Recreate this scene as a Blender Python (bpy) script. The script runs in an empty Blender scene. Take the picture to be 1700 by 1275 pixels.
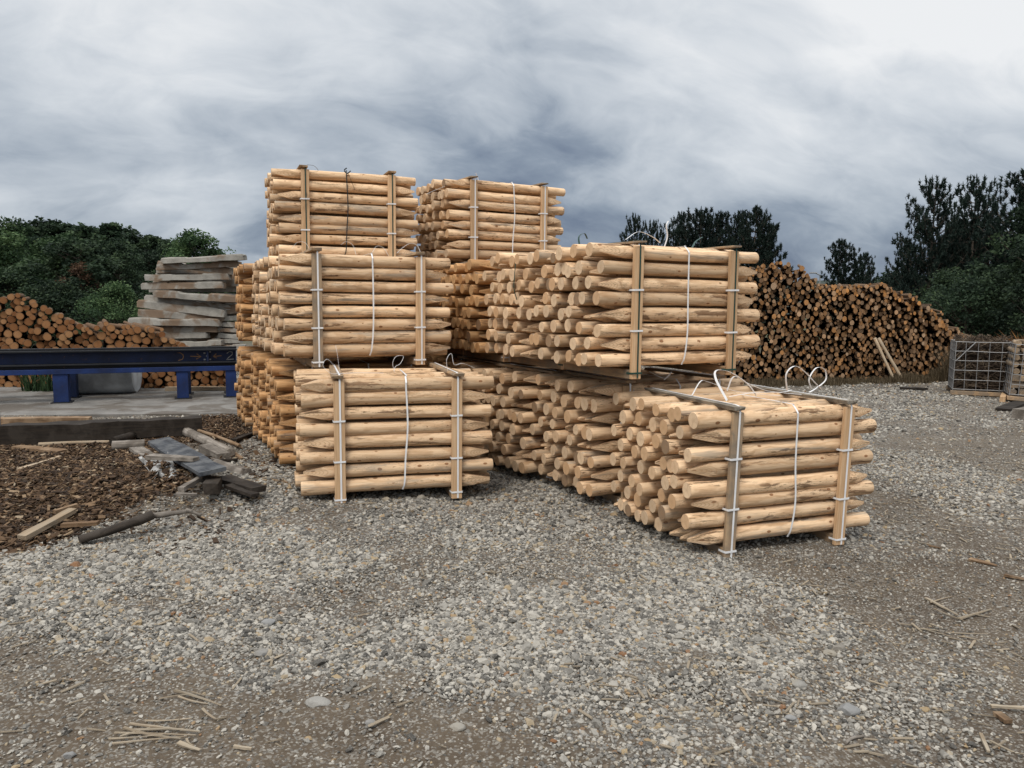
import bpy, math, random
import numpy as np
from mathutils import Matrix, Vector, Euler

S = bpy.context.scene
C = S.collection
R = math.radians
rng = np.random.default_rng(7)
random.seed(7)

# ------------------------------------------------------------------ camera
CAM_H, PITCH, ROLL, FPX = 1.624, R(5.99), R(0.46), 1277.0
cam = bpy.data.cameras.new('camera'); cam.sensor_width = 36; cam.lens = 36 * FPX / 1700
cam.clip_start = 0.05; cam.clip_end = 3000
cam_o = bpy.data.objects.new('camera', cam); C.objects.link(cam_o); S.camera = cam_o
cam_o.matrix_world = Matrix.Translation((0, 0, CAM_H)) @ Matrix.Rotation(math.pi/2 - PITCH, 4, 'X') @ Matrix.Rotation(ROLL, 4, 'Z')
S.render.resolution_x, S.render.resolution_y = 1024, 768
S.view_settings.view_transform = 'Standard'; S.view_settings.look = 'None'
S.view_settings.exposure = 0.0; S.view_settings.gamma = 1; S.view_settings.use_curve_mapping = False

SUN_EL, SUN_AZ = R(52), R(205)        # azimuth clockwise from +Y: behind the camera, a little left

# ------------------------------------------------------------------ node helpers
class NT:
    def __init__(s, tree): s.t = tree; s.t.nodes.clear()
    def n(s, typ, **kw):
        nd = s.t.nodes.new(typ)
        ins = kw.pop('ins', {})
        for k, v in kw.items(): setattr(nd, k, v)
        for k, v in ins.items():
            if hasattr(v, 'default_value') or isinstance(v, bpy.types.NodeSocket): s.t.links.new(v, nd.inputs[k])
            else: nd.inputs[k].default_value = v
        return nd
    def math(s, op, a, b=0.0, c=0.0, clamp=False):
        nd = s.n('ShaderNodeMath', operation=op, use_clamp=clamp)
        for i, v in enumerate((a, b, c)):
            if isinstance(v, bpy.types.NodeSocket): s.t.links.new(v, nd.inputs[i])
            else: nd.inputs[i].default_value = v
        return nd.outputs[0]
    def mix(s, fac, a, b, blend='MIX'):
        nd = s.n('ShaderNodeMix', data_type='RGBA', blend_type=blend)
        for i, v in ((0, fac), (6, a), (7, b)):
            if isinstance(v, bpy.types.NodeSocket): s.t.links.new(v, nd.inputs[i])
            elif i == 0: nd.inputs[i].default_value = v
            else: nd.inputs[i].default_value = (*v[:3], 1)
        return nd.outputs[2]
    def ramp(s, fac, stops, interp='LINEAR'):
        nd = s.n('ShaderNodeValToRGB'); nd.color_ramp.interpolation = interp
        el = nd.color_ramp.elements
        while len(el) < len(stops): el.new(0.5)
        for e, (p, c) in zip(el, stops):
            e.position = p
            e.color = (*c, 1) if isinstance(c, (tuple, list)) else (c, c, c, 1)
        s.t.links.new(fac, nd.inputs[0])
        return nd.outputs[0]
    def sstep(s, x, lo, hi):
        nd = s.n('ShaderNodeMapRange', interpolation_type='SMOOTHSTEP')
        s.t.links.new(x, nd.inputs[0]); nd.inputs[1].default_value = lo; nd.inputs[2].default_value = hi
        return nd.outputs[0]
    def noise(s, vec, scale, detail=4, rough=0.55, dist=0.0):
        nd = s.n('ShaderNodeTexNoise', ins={'Scale': scale, 'Detail': detail, 'Roughness': rough, 'Distortion': dist})
        if vec is not None: s.t.links.new(vec, nd.inputs['Vector'])
        return nd.outputs['Fac']
    def comb(s, x, y, z):
        nd = s.n('ShaderNodeCombineXYZ')
        for i, v in enumerate((x, y, z)):
            if isinstance(v, bpy.types.NodeSocket): s.t.links.new(v, nd.inputs[i])
            else: nd.inputs[i].default_value = v
        return nd.outputs[0]
    def vadd(s, a, b):
        nd = s.n('ShaderNodeVectorMath', operation='ADD')
        for i, v in enumerate((a, b)):
            if isinstance(v, bpy.types.NodeSocket): s.t.links.new(v, nd.inputs[i])
            else: nd.inputs[i].default_value = v
        return nd.outputs[0]
    def finish(s, col, rough=0.85, bump=None, bstr=0.4, bdist=0.01, spec=0.25, sub=None, metal=0.0):
        b = s.n('ShaderNodeBsdfPrincipled')
        for k, v in (('Base Color', col), ('Roughness', rough), ('Specular IOR Level', spec), ('Metallic', metal)):
            if isinstance(v, bpy.types.NodeSocket): s.t.links.new(v, b.inputs[k])
            else: b.inputs[k].default_value = (*v, 1) if k == 'Base Color' else v
        if bump is not None:
            bn = s.n('ShaderNodeBump', ins={'Strength': bstr, 'Distance': bdist, 'Height': bump})
            s.t.links.new(bn.outputs[0], b.inputs['Normal'])
        if sub: b.inputs['Transmission Weight'].default_value = 0
        o = s.n('ShaderNodeOutputMaterial'); s.t.links.new(b.outputs[0], o.inputs[0])
        return b

def new_mat(name):
    m = bpy.data.materials.new(name); m.use_nodes = True
    return m, NT(m.node_tree)

# ------------------------------------------------------------------ world: overcast sky
W = bpy.data.worlds.new('World'); S.world = W; W.use_nodes = True
w = NT(W.node_tree)
tc = w.n('ShaderNodeTexCoord').outputs['Generated']
sp = w.n('ShaderNodeSeparateXYZ'); W.node_tree.links.new(tc, sp.inputs[0])
zc = w.math('ADD', w.math('MAXIMUM', sp.outputs[2], 0.0), 0.62)
u = w.math('DIVIDE', sp.outputs[0], zc); v = w.math('DIVIDE', sp.outputs[1], zc)
rot = w.n('ShaderNodeVectorRotate', rotation_type='Z_AXIS', ins={'Vector': w.comb(u, w.math('MULTIPLY', v, 1.25), 0.0), 'Angle': R(-24)})
st = w.n('ShaderNodeMapping', ins={'Vector': rot.outputs[0], 'Scale': (2.1, 3.0, 1), 'Location': (1.3, 7.9, 0.3)}).outputs[0]
wn = w.n('ShaderNodeTexNoise', ins={'Vector': st, 'Scale': 1.1, 'Detail': 3.0, 'Roughness': 0.55})
wv = w.n('ShaderNodeVectorMath', operation='MULTIPLY_ADD', ins={0: wn.outputs['Color'], 1: (.38, .38, 0.0), 2: st})
st = wv.outputs[0]
big = w.noise(st, 0.62, 2, 0.5, 0.3)
med = w.noise(st, 1.5, 5, 0.52, 0.35)
fin = w.noise(st, 4.2, 7, 0.6, 0.5)
cl = w.math('ADD', w.math('MULTIPLY', big, 0.45), w.math('ADD', w.math('MULTIPLY', med, 0.42), w.math('MULTIPLY', fin, 0.15)))
el = w.sstep(sp.outputs[2], 0.0, 0.42)
cl2 = w.math('ADD', cl, w.math('MULTIPLY', w.math('SUBTRACT', el, 0.45), 0.21))
lowband = w.math('MULTIPLY', w.sstep(sp.outputs[2], .20, .04), w.sstep(sp.outputs[0], -.05, .30))      # rain cloud low on the right
cl2 = w.math('SUBTRACT', cl2, w.math('MULTIPLY', lowband, .11))
cloud = w.ramp(cl2, [(0.31, (0.165, 0.21, 0.295)), (0.38, (0.28, 0.335, 0.415)), (0.43, (0.42, 0.475, 0.545)), (0.485, (0.55, 0.60, 0.66)), (0.55, (0.70, 0.74, 0.785)), (0.64, (0.90, 0.915, 0.93))])
zen = w.math('ADD', 1.0, w.math('MULTIPLY', w.sstep(sp.outputs[2], 0.45, 1.0), 1.1))
vm = w.n('ShaderNodeVectorMath', operation='SCALE'); W.node_tree.links.new(cloud, vm.inputs[0]); W.node_tree.links.new(zen, vm.inputs['Scale'])
sky = w.n('ShaderNodeTexSky', sky_type='NISHITA', sun_disc=False, sun_elevation=SUN_EL, sun_rotation=SUN_AZ)
bg1 = w.n('ShaderNodeBackground', ins={'Color': sky.outputs[0], 'Strength': 0.06})
bg2 = w.n('ShaderNodeBackground', ins={'Color': vm.outputs[0], 'Strength': 1.0})
mx = w.n('ShaderNodeMixShader', ins={0: 0.93, 1: bg1.outputs[0], 2: bg2.outputs[0]})
wo = w.n('ShaderNodeOutputWorld'); W.node_tree.links.new(mx.outputs[0], wo.inputs[0])

sl = bpy.data.lights.new('sun', 'SUN'); sl.energy = 2.0; sl.angle = R(20); sl.color = (1.0, 0.93, 0.84)
so = bpy.data.objects.new('sun', sl); C.objects.link(so)
sd = Vector((math.sin(SUN_AZ) * math.cos(SUN_EL), math.cos(SUN_AZ) * math.cos(SUN_EL), math.sin(SUN_EL)))
so.rotation_euler = sd.to_track_quat('Z', 'Y').to_euler(); so.location = (-6, -8, 14)

# ------------------------------------------------------------------ object helpers
def tag(o, label=None, cat=None, group=None, kind=None):
    for k, v_ in (('label', label), ('category', cat), ('group', group), ('kind', kind)):
        if v_: o[k] = v_
    return o
def link(name, me, parent=None, loc=(0, 0, 0), rot=(0, 0, 0), mats=None):
    o = bpy.data.objects.new(name, me); C.objects.link(o); o.parent = parent
    o.location = loc; o.rotation_euler = rot
    if mats and me is not None and not me.materials:
        for m in mats: me.materials.append(m)
    return o
def empty(name, loc=(0, 0, 0), rz=0.0): return link(name, None, None, loc, (0, 0, rz))
def pymesh(name, vs, fs, mats=(), smooth=False, mi=None):
    me = bpy.data.meshes.new(name)
    me.from_pydata([tuple(map(float, q)) for q in vs], [], [tuple(map(int, f)) for f in fs]); me.update()
    for m in mats: me.materials.append(m)
    if smooth is not False:
        me.polygons.foreach_set('use_smooth', np.array(smooth if hasattr(smooth, '__len__') else [True] * len(fs), dtype=bool))
    if mi is not None: me.polygons.foreach_set('material_index', np.array(mi, dtype=np.int32))
    return me
def npmesh(name, V, F, mats=(), smooth=False):
    V = np.asarray(V, np.float32); F = np.asarray(F, np.int32); k = F.shape[1]
    me = bpy.data.meshes.new(name)
    me.vertices.add(len(V)); me.vertices.foreach_set('co', V.ravel())
    me.loops.add(F.size); me.loops.foreach_set('vertex_index', F.ravel())
    me.polygons.add(len(F)); me.polygons.foreach_set('loop_start', np.arange(0, F.size, k, dtype=np.int32))
    me.polygons.foreach_set('loop_total', np.full(len(F), k, np.int32))
    if smooth: me.polygons.foreach_set('use_smooth', np.ones(len(F), bool))
    me.update(calc_edges=True)
    for m in mats: me.materials.append(m)
    return me
def face_color(me, name, cols):           # one colour per face, written to its corners
    a = me.color_attributes.new(name, 'FLOAT_COLOR', 'CORNER')
    n = np.zeros(len(me.polygons), np.int32); me.polygons.foreach_get('loop_total', n)
    a.data.foreach_set('color', np.repeat(np.c_[cols, np.ones(len(cols))].astype(np.float32), n, axis=0).ravel())

# value noise for shapes and placement
_T = np.random.default_rng(99).random((256, 256))
def vn(x, y):
    x = np.asarray(x, float); y = np.asarray(y, float)
    xi = np.floor(x).astype(int); yi = np.floor(y).astype(int); fx = x - xi; fy = y - yi
    fx = fx * fx * (3 - 2 * fx); fy = fy * fy * (3 - 2 * fy)
    t = lambda a, b: _T[a & 255, b & 255]
    return (t(xi, yi) * (1 - fx) + t(xi + 1, yi) * fx) * (1 - fy) + (t(xi, yi + 1) * (1 - fx) + t(xi + 1, yi + 1) * fx) * fy
def fbm(x, y, sc, oct=4):
    r = 0; a = 1; tot = 0
    for i in range(oct):
        r = r + a * vn(np.asarray(x) * sc + 17.3 * i, np.asarray(y) * sc + 5.1 * i); tot += a; a *= .5; sc *= 2.03
    return r / tot

cp, sn = math.cos(PITCH), math.sin(PITCH); cr, sr = math.cos(ROLL), math.sin(ROLL)
def ray(px, py):                          # a surveyed photo point as a direction
    a, b = px - 850, py - 637.5
    a, b = a * cr + b * sr, -a * sr + b * cr
    return np.array([a, FPX * cp - b * sn, -FPX * sn - b * cp]) / FPX
def gp(px, py, z=0.0):                    # the point at height z it falls on
    d = ray(px, py); t = (z - CAM_H) / d[2]
    return np.array([d[0] * t, d[1] * t, z])
def yp(px, py, Y):                        # the point at distance Y it falls on
    d = ray(px, py); t = Y / d[1]
    return np.array([d[0] * t, Y, CAM_H + d[2] * t])

def gheight(x, y):
    x = np.asarray(x, float); y = np.asarray(y, float)
    g = -0.024 * np.clip(x, -2.6, 2.6)
    near = np.exp(-((np.hypot(x, y - 5) / 14) ** 2))
    g = g + near * ((fbm(x, y, 0.9, 4) - .5) * 0.075)
    # ruts pressed by wheels running past on the right and across the front
    s = (x - 4.2) * 0.86 - (y - 6) * 0.5
    for c0 in (-0.9, 0.85, 2.4):
        g = g - 0.035 * near * np.exp(-((s - c0 - .25 * np.sin(y * .7)) / 0.22) ** 2)
    m = np.exp(-(((x + 2.85) / 1.15) ** 2 + ((y - 6.35) / .95) ** 2) ** 1.5)      # the bark mound
    g = g + 0.13 * m * (0.75 + .5 * fbm(x, y, 2.3, 3))
    return g
def G(x, y): return float(gheight(x, y))

# ------------------------------------------------------------------ materials
def post_material(name, base, dark, warm, grey=0.0, cap=False):
    m, t = new_mat(name)
    oc = t.n('ShaderNodeTexCoord').outputs['Object']
    rnd = t.n('ShaderNodeObjectInfo').outputs['Random']
    s = t.n('ShaderNodeSeparateXYZ', ins={0: oc})
    x, y, z = s.outputs
    off = t.math('MULTIPLY', rnd, 37.0)
    wob = t.noise(t.vadd(oc, t.comb(off, 0.0, off)), 6.0, 3, .5)
    r = t.math('SQRT', t.math('ADD', t.math('POWER', y, 2.0), t.math('POWER', z, 2.0)))
    ringp = t.math('ADD', t.math('MULTIPLY', r, 950.0), t.math('MULTIPLY', wob, 9.0))
    ring = t.sstep(t.math('SINE', ringp), 0.1, 1.0)
    ang = t.math('MULTIPLY', t.math('ARCTAN2', y, z), 0.06)
    xo = t.math('ADD', x, off)
    # grain lengthwise, mottling, knots, bark remnants, grey weathering
    grain = t.noise(t.comb(t.math('MULTIPLY', xo, 5.0), t.math('MULTIPLY', ang, 120.0), off), 1.0, 4, .6)
    mot = t.noise(t.comb(t.math('MULTIPLY', xo, 3.0), t.math('MULTIPLY', ang, 14.0), off), 1.0, 4, .6)
    c = t.mix(t.sstep(grain, .3, .75), base, warm)
    c = t.mix(t.math('MULTIPLY', t.sstep(mot, .50, .72), .65), c, dark); c = t.mix(t.math('MULTIPLY', t.sstep(mot, .46, .30), .35), c, [min(1, k * 1.14) for k in base])
    tone = t.math('ADD', .72, t.math('MULTIPLY', rnd, .46))
    c = t.mix(1.0, c, t.comb(tone, tone, tone), 'MULTIPLY')
    if cap:
        c = t.mix(.35, c, (.86, .68, .48) if base[0] > .6 else (.70, .45, .23))
        hue = t.math('FRACT', t.math('MULTIPLY', rnd, 7.31))
        c = t.mix(t.math('MULTIPLY', t.sstep(hue, .45, .8), .6), c, (warm[0] * .9, warm[1] * .74, warm[2] * .55))
        c = t.mix(t.math('MULTIPLY', t.sstep(hue, .92, .95), .75), c, (.13, .10, .075))
        heart = t.sstep(t.math('ADD', r, t.math('MULTIPLY', wob, .02)), .040, .012)
        c = t.mix(t.math('MULTIPLY', heart, .25), c, dark)
        rad = t.noise(t.comb(t.math('MULTIPLY', ang, 90.0), off, 0.0), 1.0, 3, .7)
        c = t.mix(t.math('MULTIPLY', t.sstep(rad, .62, .74), .35), c, (dark[0] * .6, dark[1] * .6, dark[2] * .6))
    ringf = t.math('MULTIPLY', ring, .38)
    c = t.mix(ringf, c, (dark[0] * .9, dark[1] * .8, dark[2] * .7))
    if not cap:
        vo = t.n('ShaderNodeTexVoronoi', voronoi_dimensions='2D', ins={'Vector': t.comb(t.math('MULTIPLY', xo, .62), ang, 0.0), 'Scale': 9.5, 'Randomness': 1.0})
        kd = t.math('ADD', vo.outputs['Distance'], t.math('MULTIPLY', t.math('SUBTRACT', wob, .5), .06))
        krs = t.n('ShaderNodeSeparateXYZ', ins={0: vo.outputs['Color']}); kr = krs.outputs[0]; kd = t.math('DIVIDE', kd, t.math('ADD', .35, t.math('MULTIPLY', krs.outputs[1], .9)))
        kon = t.sstep(kr, .50, .62)
        c = t.mix(t.math('MULTIPLY', t.sstep(kd, .26, .10), t.math('MULTIPLY', kon, .45)), c, warm)
        c = t.mix(t.math('MULTIPLY', t.sstep(kd, .115, .07), t.math('MULTIPLY', kon, .85)), c, (.16, .062, .022))
        c = t.mix(t.math('MULTIPLY', t.sstep(kd, .055, .03), t.math('MULTIPLY', kon, .8)), c, (.33, .16, .07))
        bk = t.noise(t.comb(t.math('MULTIPLY', xo, 3.4), t.math('MULTIPLY', ang, 22.0), 4.0), 1.0, 6, .68, .4)
        bm = t.noise(t.comb(t.math('MULTIPLY', xo, 1.1), t.math('MULTIPLY', ang, 8.0), 9.0), 1.0, 2, .5)
        on = t.sstep(t.math('FRACT', t.math('MULTIPLY', rnd, 5.7)), .02, .45)
        bmask = t.math('MULTIPLY', t.sstep(bk, .53, .575), t.math('MULTIPLY', t.sstep(bm, .45, .55), on))
        c = t.mix(t.math('MULTIPLY', bmask, .8), c, (.12, .060, .028))
        fl = t.noise(t.comb(t.math('MULTIPLY', xo, 26.0), t.math('MULTIPLY', ang, 110.0), 2.0), 1.0, 4, .7)
        c = t.mix(t.math('MULTIPLY', t.sstep(fl, .575, .63), t.math('MULTIPLY', t.sstep(bm, .47, .58), .75)), c, (.09, .05, .03))
        gy = t.noise(t.comb(t.math('MULTIPLY', xo, 1.7), t.math('MULTIPLY', ang, 13.0), 21.0), 1.0, 4, .6)
        on2 = t.sstep(t.math('FRACT', t.math('MULTIPLY', rnd, 3.3)), .45, .7)
        c = t.mix(t.math('MULTIPLY', t.sstep(gy, .49, .62), t.math('MULTIPLY', on2, .5 + grey)), c, (.23, .225, .20))
        hgt = t.math('ADD', t.math('MULTIPLY', grain, .4), t.math('ADD', t.math('MULTIPLY', mot, 1.2), t.math('MULTIPLY', bmask, .5)))
    else:
        hgt = t.math('ADD', t.math('MULTIPLY', ring, .2), t.math('MULTIPLY', wob, .6))
    t.finish(c, .78, hgt, .7, .007, .25)
    return m
FRESH = dict(base=(.75, .55, .355), dark=(.41, .25, .13), warm=(.64, .43, .255))
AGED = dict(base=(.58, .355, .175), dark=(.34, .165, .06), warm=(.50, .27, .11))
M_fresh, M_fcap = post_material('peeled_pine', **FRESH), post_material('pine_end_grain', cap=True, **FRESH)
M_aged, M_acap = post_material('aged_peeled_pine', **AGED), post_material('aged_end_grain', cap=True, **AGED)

def wood_mat(name, a, b, grey=None, scale=1.0, axis=0, rough=.85):
    m, t = new_mat(name)
    oc = t.n('ShaderNodeTexCoord').outputs['Object']; rnd = t.n('ShaderNodeObjectInfo').outputs['Random']
    s = t.n('ShaderNodeSeparateXYZ', ins={0: oc}); ax = [s.outputs[i] for i in range(3)]
    k = [60.0] * 3; k[axis] = 3.0
    off = t.math('MULTIPLY', rnd, 31.0)
    g = t.noise(t.comb(*[t.math('ADD', t.math('MULTIPLY', ax[i], k[i] * scale), off) for i in range(3)]), 1.0, 5, .62, .3)
    c = t.mix(t.sstep(g, .3, .7), a, b)
    big_ = t.noise(t.vadd(oc, t.comb(off, off, 0.0)), 7.0, 4, .6)
    if grey: c = t.mix(t.math('MULTIPLY', t.sstep(big_, .42, .62), .8), c, grey)
    tone = t.math('ADD', .8, t.math('MULTIPLY', rnd, .35)); c = t.mix(1.0, c, t.comb(tone, tone, tone), 'MULTIPLY')
    t.finish(c, rough, t.math('ADD', g, t.math('MULTIPLY', big_, .6)), .6, .004, .25)
    return m
M_board = wood_mat('sawn_board', (.62, .43, .26), (.47, .295, .16), None, axis=2)
M_board_grey = wood_mat('weathered_board', (.48, .34, .21), (.32, .23, .15), (.235, .195, .15), axis=2)
M_cross = wood_mat('cross_board', (.42, .28, .16), (.26, .18, .11), (.20, .16, .12), axis=1)
M_cross_grey = wood_mat('grey_cross_board', (.34, .30, .24), (.16, .14, .115), (.11, .10, .085), axis=1)
M_drift = wood_mat('grey_scrap_wood', (.30, .27, .235), (.15, .13, .11), (.10, .085, .07))
M_scrapdark = wood_mat('wet_dark_timber', (.034, .026, .019), (.015, .012, .010), (.045, .037, .03))
M_scrapbrown = wood_mat('brown_scrap_wood', (.20, .125, .07), (.10, .062, .035), (.27, .19, .12))
M_scrappale = wood_mat('pale_split_wood', (.42, .33, .23), (.28, .205, .13), (.33, .27, .20))
M_bluewood = wood_mat('blue_grey_plank', (.062, .068, .078), (.030, .033, .039), (.11, .115, .12))
M_splint = wood_mat('splintered_wood', (.36, .30, .22), (.20, .155, .105), (.30, .26, .20))

def plain(name, col, rough=.6, metal=0., spec=.4, var=.12, nscale=8., bump=.2):
    m, t = new_mat(name)
    oc = t.n('ShaderNodeTexCoord').outputs['Object']
    n1 = t.noise(oc, nscale, 5, .6); n2 = t.noise(oc, nscale * 6, 3, .6)
    c = t.mix(t.sstep(n1, .3, .7), [k * (1 - var) for k in col], [min(1, k * (1 + var)) for k in col])
    t.finish(c, rough, n2, bump, .003, spec, metal=metal)
    return m
M_white = plain('white_strap', (.74, .75, .76), .4, var=.06)
M_green = plain('green_strap', (.012, .05, .04), .4)
M_black = plain('black_strap', (.015, .018, .02), .4)
M_zinc = plain('galvanised_wire', (.30, .30, .30), .5, .6)
M_poly = plain('clouded_wrap', (.52, .56, .58), .35, var=.3, nscale=3., bump=.8)
M_sheet = plain('grey_plastic_sheet', (.33, .33, .32), .5, var=.35, nscale=9., bump=.8)

def steel_mat(name, col, rust):
    m, t = new_mat(name)
    oc = t.n('ShaderNodeTexCoord').outputs['Object']
    n1 = t.noise(oc, 2.2, 6, .65); n2 = t.noise(oc, 14., 5, .7)
    c = t.mix(t.sstep(n1, .35, .7), col, [k * .45 for k in col])
    c = t.mix(t.math('MULTIPLY', t.sstep(n2, .6, .72), rust), c, (.10, .05, .028))
    c = t.mix(t.math('MULTIPLY', t.sstep(n2, .38, .3), .35), c, (.10, .105, .11))
    t.finish(c, .55, n2, .3, .003, .4)
    return m
M_blue = steel_mat('blue_paint', (.006, .028, .13), .5)
M_bluedark = steel_mat('dark_blue_paint', (.005, .018, .072), .7)  # darker version of the blue, for web, end plate, stiffener and rear legs
M_blacksteel = steel_mat('black_steel', (.010, .012, .016), .6)  # near-black tone for flanges, strip below them, base plates and rear beam
M_rust = steel_mat('rusted_steel', (.09, .05, .03), .8)
M_chalk = plain('chalk_orange', (.30, .17, .08), .9)
M_chalkw = plain('chalk_white', (.42, .42, .40), .9)

def concrete_mat(name, base, stain):
    m, t = new_mat(name)
    oc = t.n('ShaderNodeTexCoord').outputs['Object']; rnd = t.n('ShaderNodeObjectInfo').outputs['Random']
    o2 = t.vadd(oc, t.comb(t.math('MULTIPLY', rnd, 20.0), 0.0, 0.0))
    n1 = t.noise(o2, 2.6, 6, .65); n2 = t.noise(o2, 1.6, 4, .6, .4); n3 = t.noise(o2, 30., 4, .7)
    c = t.mix(t.sstep(n1, .3, .7), base, [k * .62 for k in base])
    c = t.mix(t.math('MULTIPLY', t.sstep(n2, .47, .58), .8), c, stain)
    c = t.mix(t.math('MULTIPLY', t.sstep(n3, .55, .75), .4), c, [k * .5 for k in base])
    t.finish(c, .9, t.math('ADD', n3, n1), .6, .01, .2)
    return m
M_conc = concrete_mat('old_concrete', (.36, .345, .31), (.17, .105, .06))
M_pad = concrete_mat('wet_concrete_pad', (.225, .215, .20), (.10, .085, .07))

# ------------------------------------------------------------------ ground
def poly_in(px, py, poly):
    ins = np.zeros(len(px), bool); n = len(poly)
    for i in range(n):
        (x1, y1), (x2, y2) = poly[i], poly[(i + 1) % n]
        c = ((y1 > py) != (y2 > py)) & (px < (x2 - x1) * (py - y1) / (y2 - y1 + 1e-12) + x1)
        ins ^= c
    return ins
GRAVEL_POLY = [tuple(gp(*q)[:2]) for q in [(-500, 1080), (0, 1092), (120, 1105), (210, 1100), (300, 1150), (440, 1150), (560, 1105), (660, 1110), (760, 1150), (860, 1190),
    (960, 1195), (1000, 1120), (1090, 1180), (1180, 1215), (1300, 1225), (1360, 1150), (1460, 1115), (1500, 1040), (1400, 970), (1290, 930), (1240, 900),
    (1500, 880), (1440, 800), (1400, 660), (1200, 640), (700, 640), (440, 680), (420, 760), (360, 830), (330, 870), (130, 905), (-500, 960)]]
DIRT = [(1010, 950, .30), (240, 1000, .22), (960, 970, .16), (1290, 1010, .15), (1110, 1110, .2), (700, 930, .12), (1380, 945, .35), (560, 1010, .12)]
def gravel_mask(x, y):
    x = np.asarray(x, float); y = np.asarray(y, float)
    jx = x + (fbm(x, y, 2.2, 5) - .5) * 1.1; jy = y + (fbm(x + 40, y + 9, 2.2, 5) - .5) * .9
    m = np.zeros(x.shape)
    for dx, dy in ((0, 0), (.12, 0), (-.12, 0), (0, .12), (0, -.12), (.25, .1), (-.25, .1), (.1, .28), (-.1, -.28), (0, -.42), (.4, 0), (0, .42)):
        m = m + poly_in((jx + dx).ravel(), (jy + dy).ravel(), GRAVEL_POLY).reshape(x.shape) / 12
    for px, py, rr in DIRT:
        q = gp(px, py); d = np.hypot(jx - q[0], (jy - q[1]))
        m = m * (1 - .75 * np.exp(-(d / rr) ** 2))
    m = m * (1 - .55 * np.clip((fbm(x + 31, y + 3, 1.15, 5) - .55) * 9, 0, 1))
    # loose patches over the rest of the yard
    p = np.clip((fbm(x + 7, y * 1.0 + 3, .8, 5) - .47) * 6, 0, 1)
    right = np.clip((x - 1.9) / 1.0, 0, 1) * np.clip((y - 4.6) / 1.5, 0, 1)
    out = .16 + .30 * p + .30 * right * (.4 + .6 * p)
    far = np.clip((y - 7.5) / 3, 0, 1)
    out = np.maximum(out, far * (.45 + .4 * p))
    return np.clip(np.maximum(m * (.86 + .14 * p), out), 0, 1)

def axis_pts(lo, hi, step, far):
    mid = np.arange(lo, hi + 1e-6, step)
    ext = step * np.cumsum(1.22 ** np.arange(1, 60)); ext = ext[ext < far]
    return np.concatenate([(lo - ext)[::-1], mid, hi + ext])
gx, gy = axis_pts(-7.5, 9, .055, 900), axis_pts(1.6, 14, .055, 900)
GX, GY = np.meshgrid(gx, gy)
GZ = gheight(GX, GY) + np.where((np.abs(GX) < 12) & (GY > 0) & (GY < 16), (fbm(GX, GY, 6., 3) - .5) * .018, 0)
V = np.stack([GX, GY, GZ], -1).reshape(-1, 3)
ny, nx = GX.shape
ii = (np.arange(ny - 1)[:, None] * nx + np.arange(nx - 1)[None]).ravel()
F = np.stack([ii, ii + 1, ii + nx + 1, ii + nx], -1)

m_ground, t = new_mat('yard_ground')
geo = t.n('ShaderNodeNewGeometry').outputs['Position']
att = t.n('ShaderNodeAttribute', attribute_name='gravel').outputs['Fac']
brk = t.n('ShaderNodeAttribute', attribute_name='bark').outputs['Fac']
v1 = t.n('ShaderNodeTexVoronoi', ins={'Vector': t.vadd(geo, t.comb(0., 0., 0.)), 'Scale': 46.0})
v2 = t.n('ShaderNodeTexVoronoi', ins={'Vector': geo, 'Scale': 110.0})
cs = t.n('ShaderNodeSeparateXYZ', ins={0: v1.outputs['Color']}); cs2 = t.n('ShaderNodeSeparateXYZ', ins={0: v2.outputs['Color']})
pc = t.ramp(cs.outputs[0], [(0., (.09, .085, .078)), (.35, (.19, .185, .172)), (.62, (.28, .272, .255)), (.85, (.35, .315, .26)), (.95, (.20, .13, .08))])
pc2 = t.ramp(cs2.outputs[0], [(0., (.10, .09, .08)), (.5, (.20, .185, .16)), (1., (.31, .29, .255))])
d1 = t.noise(geo, 1.3, 6, .62, .3); d2 = t.noise(geo, 34.0, 6, .72); d3 = t.noise(geo, 5., 5, .6)
dirt = t.mix(t.sstep(d1, .35, .65), (.066, .049, .034), (.104, .080, .056))
dirt = t.mix(t.math('MULTIPLY', t.sstep(d2, .45, .72), .5), dirt, (.145, .118, .086))
dirt = t.mix(t.math('MULTIPLY', t.sstep(d2, .45, .3), .6), dirt, (.06, .046, .033))
dirt = t.mix(t.math('MULTIPLY', t.sstep(cs2.outputs[1], .62, .72), .75), dirt, pc2)
edge = t.sstep(v1.outputs['Distance'], .75, .35)
on = t.sstep(t.math('ADD', cs.outputs[1], t.math('MULTIPLY', t.math('SUBTRACT', att, .55), 1.6)), .40, .55)
pf = t.math('MULTIPLY', on, edge)
col = t.mix(pf, t.mix(t.math('MULTIPLY', att, .75), dirt, t.mix(.5, dirt, pc2)), pc)
# sawdust and rotted bark trodden in round the mound; faint grass far off
bcol = t.mix(t.sstep(d2, .35, .7), (.045, .027, .015), (.15, .09, .05))
col = t.mix(brk, col, bcol)
sy = t.n('ShaderNodeSeparateXYZ', ins={0: geo})
farg = t.sstep(sy.outputs[1], 24.0, 34.0)
col = t.mix(farg, col, t.mix(t.sstep(d3, .3, .7), (.05, .06, .028), (.10, .095, .05)))
lg = t.noise(geo, .45, 4, .6, .5)
col = t.mix(t.math('MULTIPLY', t.sstep(lg, .52, .68), .6), col, (.082, .061, .042))
hh = t.math('ADD', t.math('MULTIPLY', pf, .9), t.math('ADD', t.math('MULTIPLY', d2, .6), t.math('MULTIPLY', cs2.outputs[2], .15)))
t.finish(col, .92, hh, .8, .012, .15)
me = npmesh('ground', V, F, [m_ground], smooth=True)
gm = gravel_mask(V[:, 0], V[:, 1]); a = me.attributes.new('gravel', 'FLOAT', 'POINT'); a.data.foreach_set('value', gm.astype(np.float32))
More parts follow.
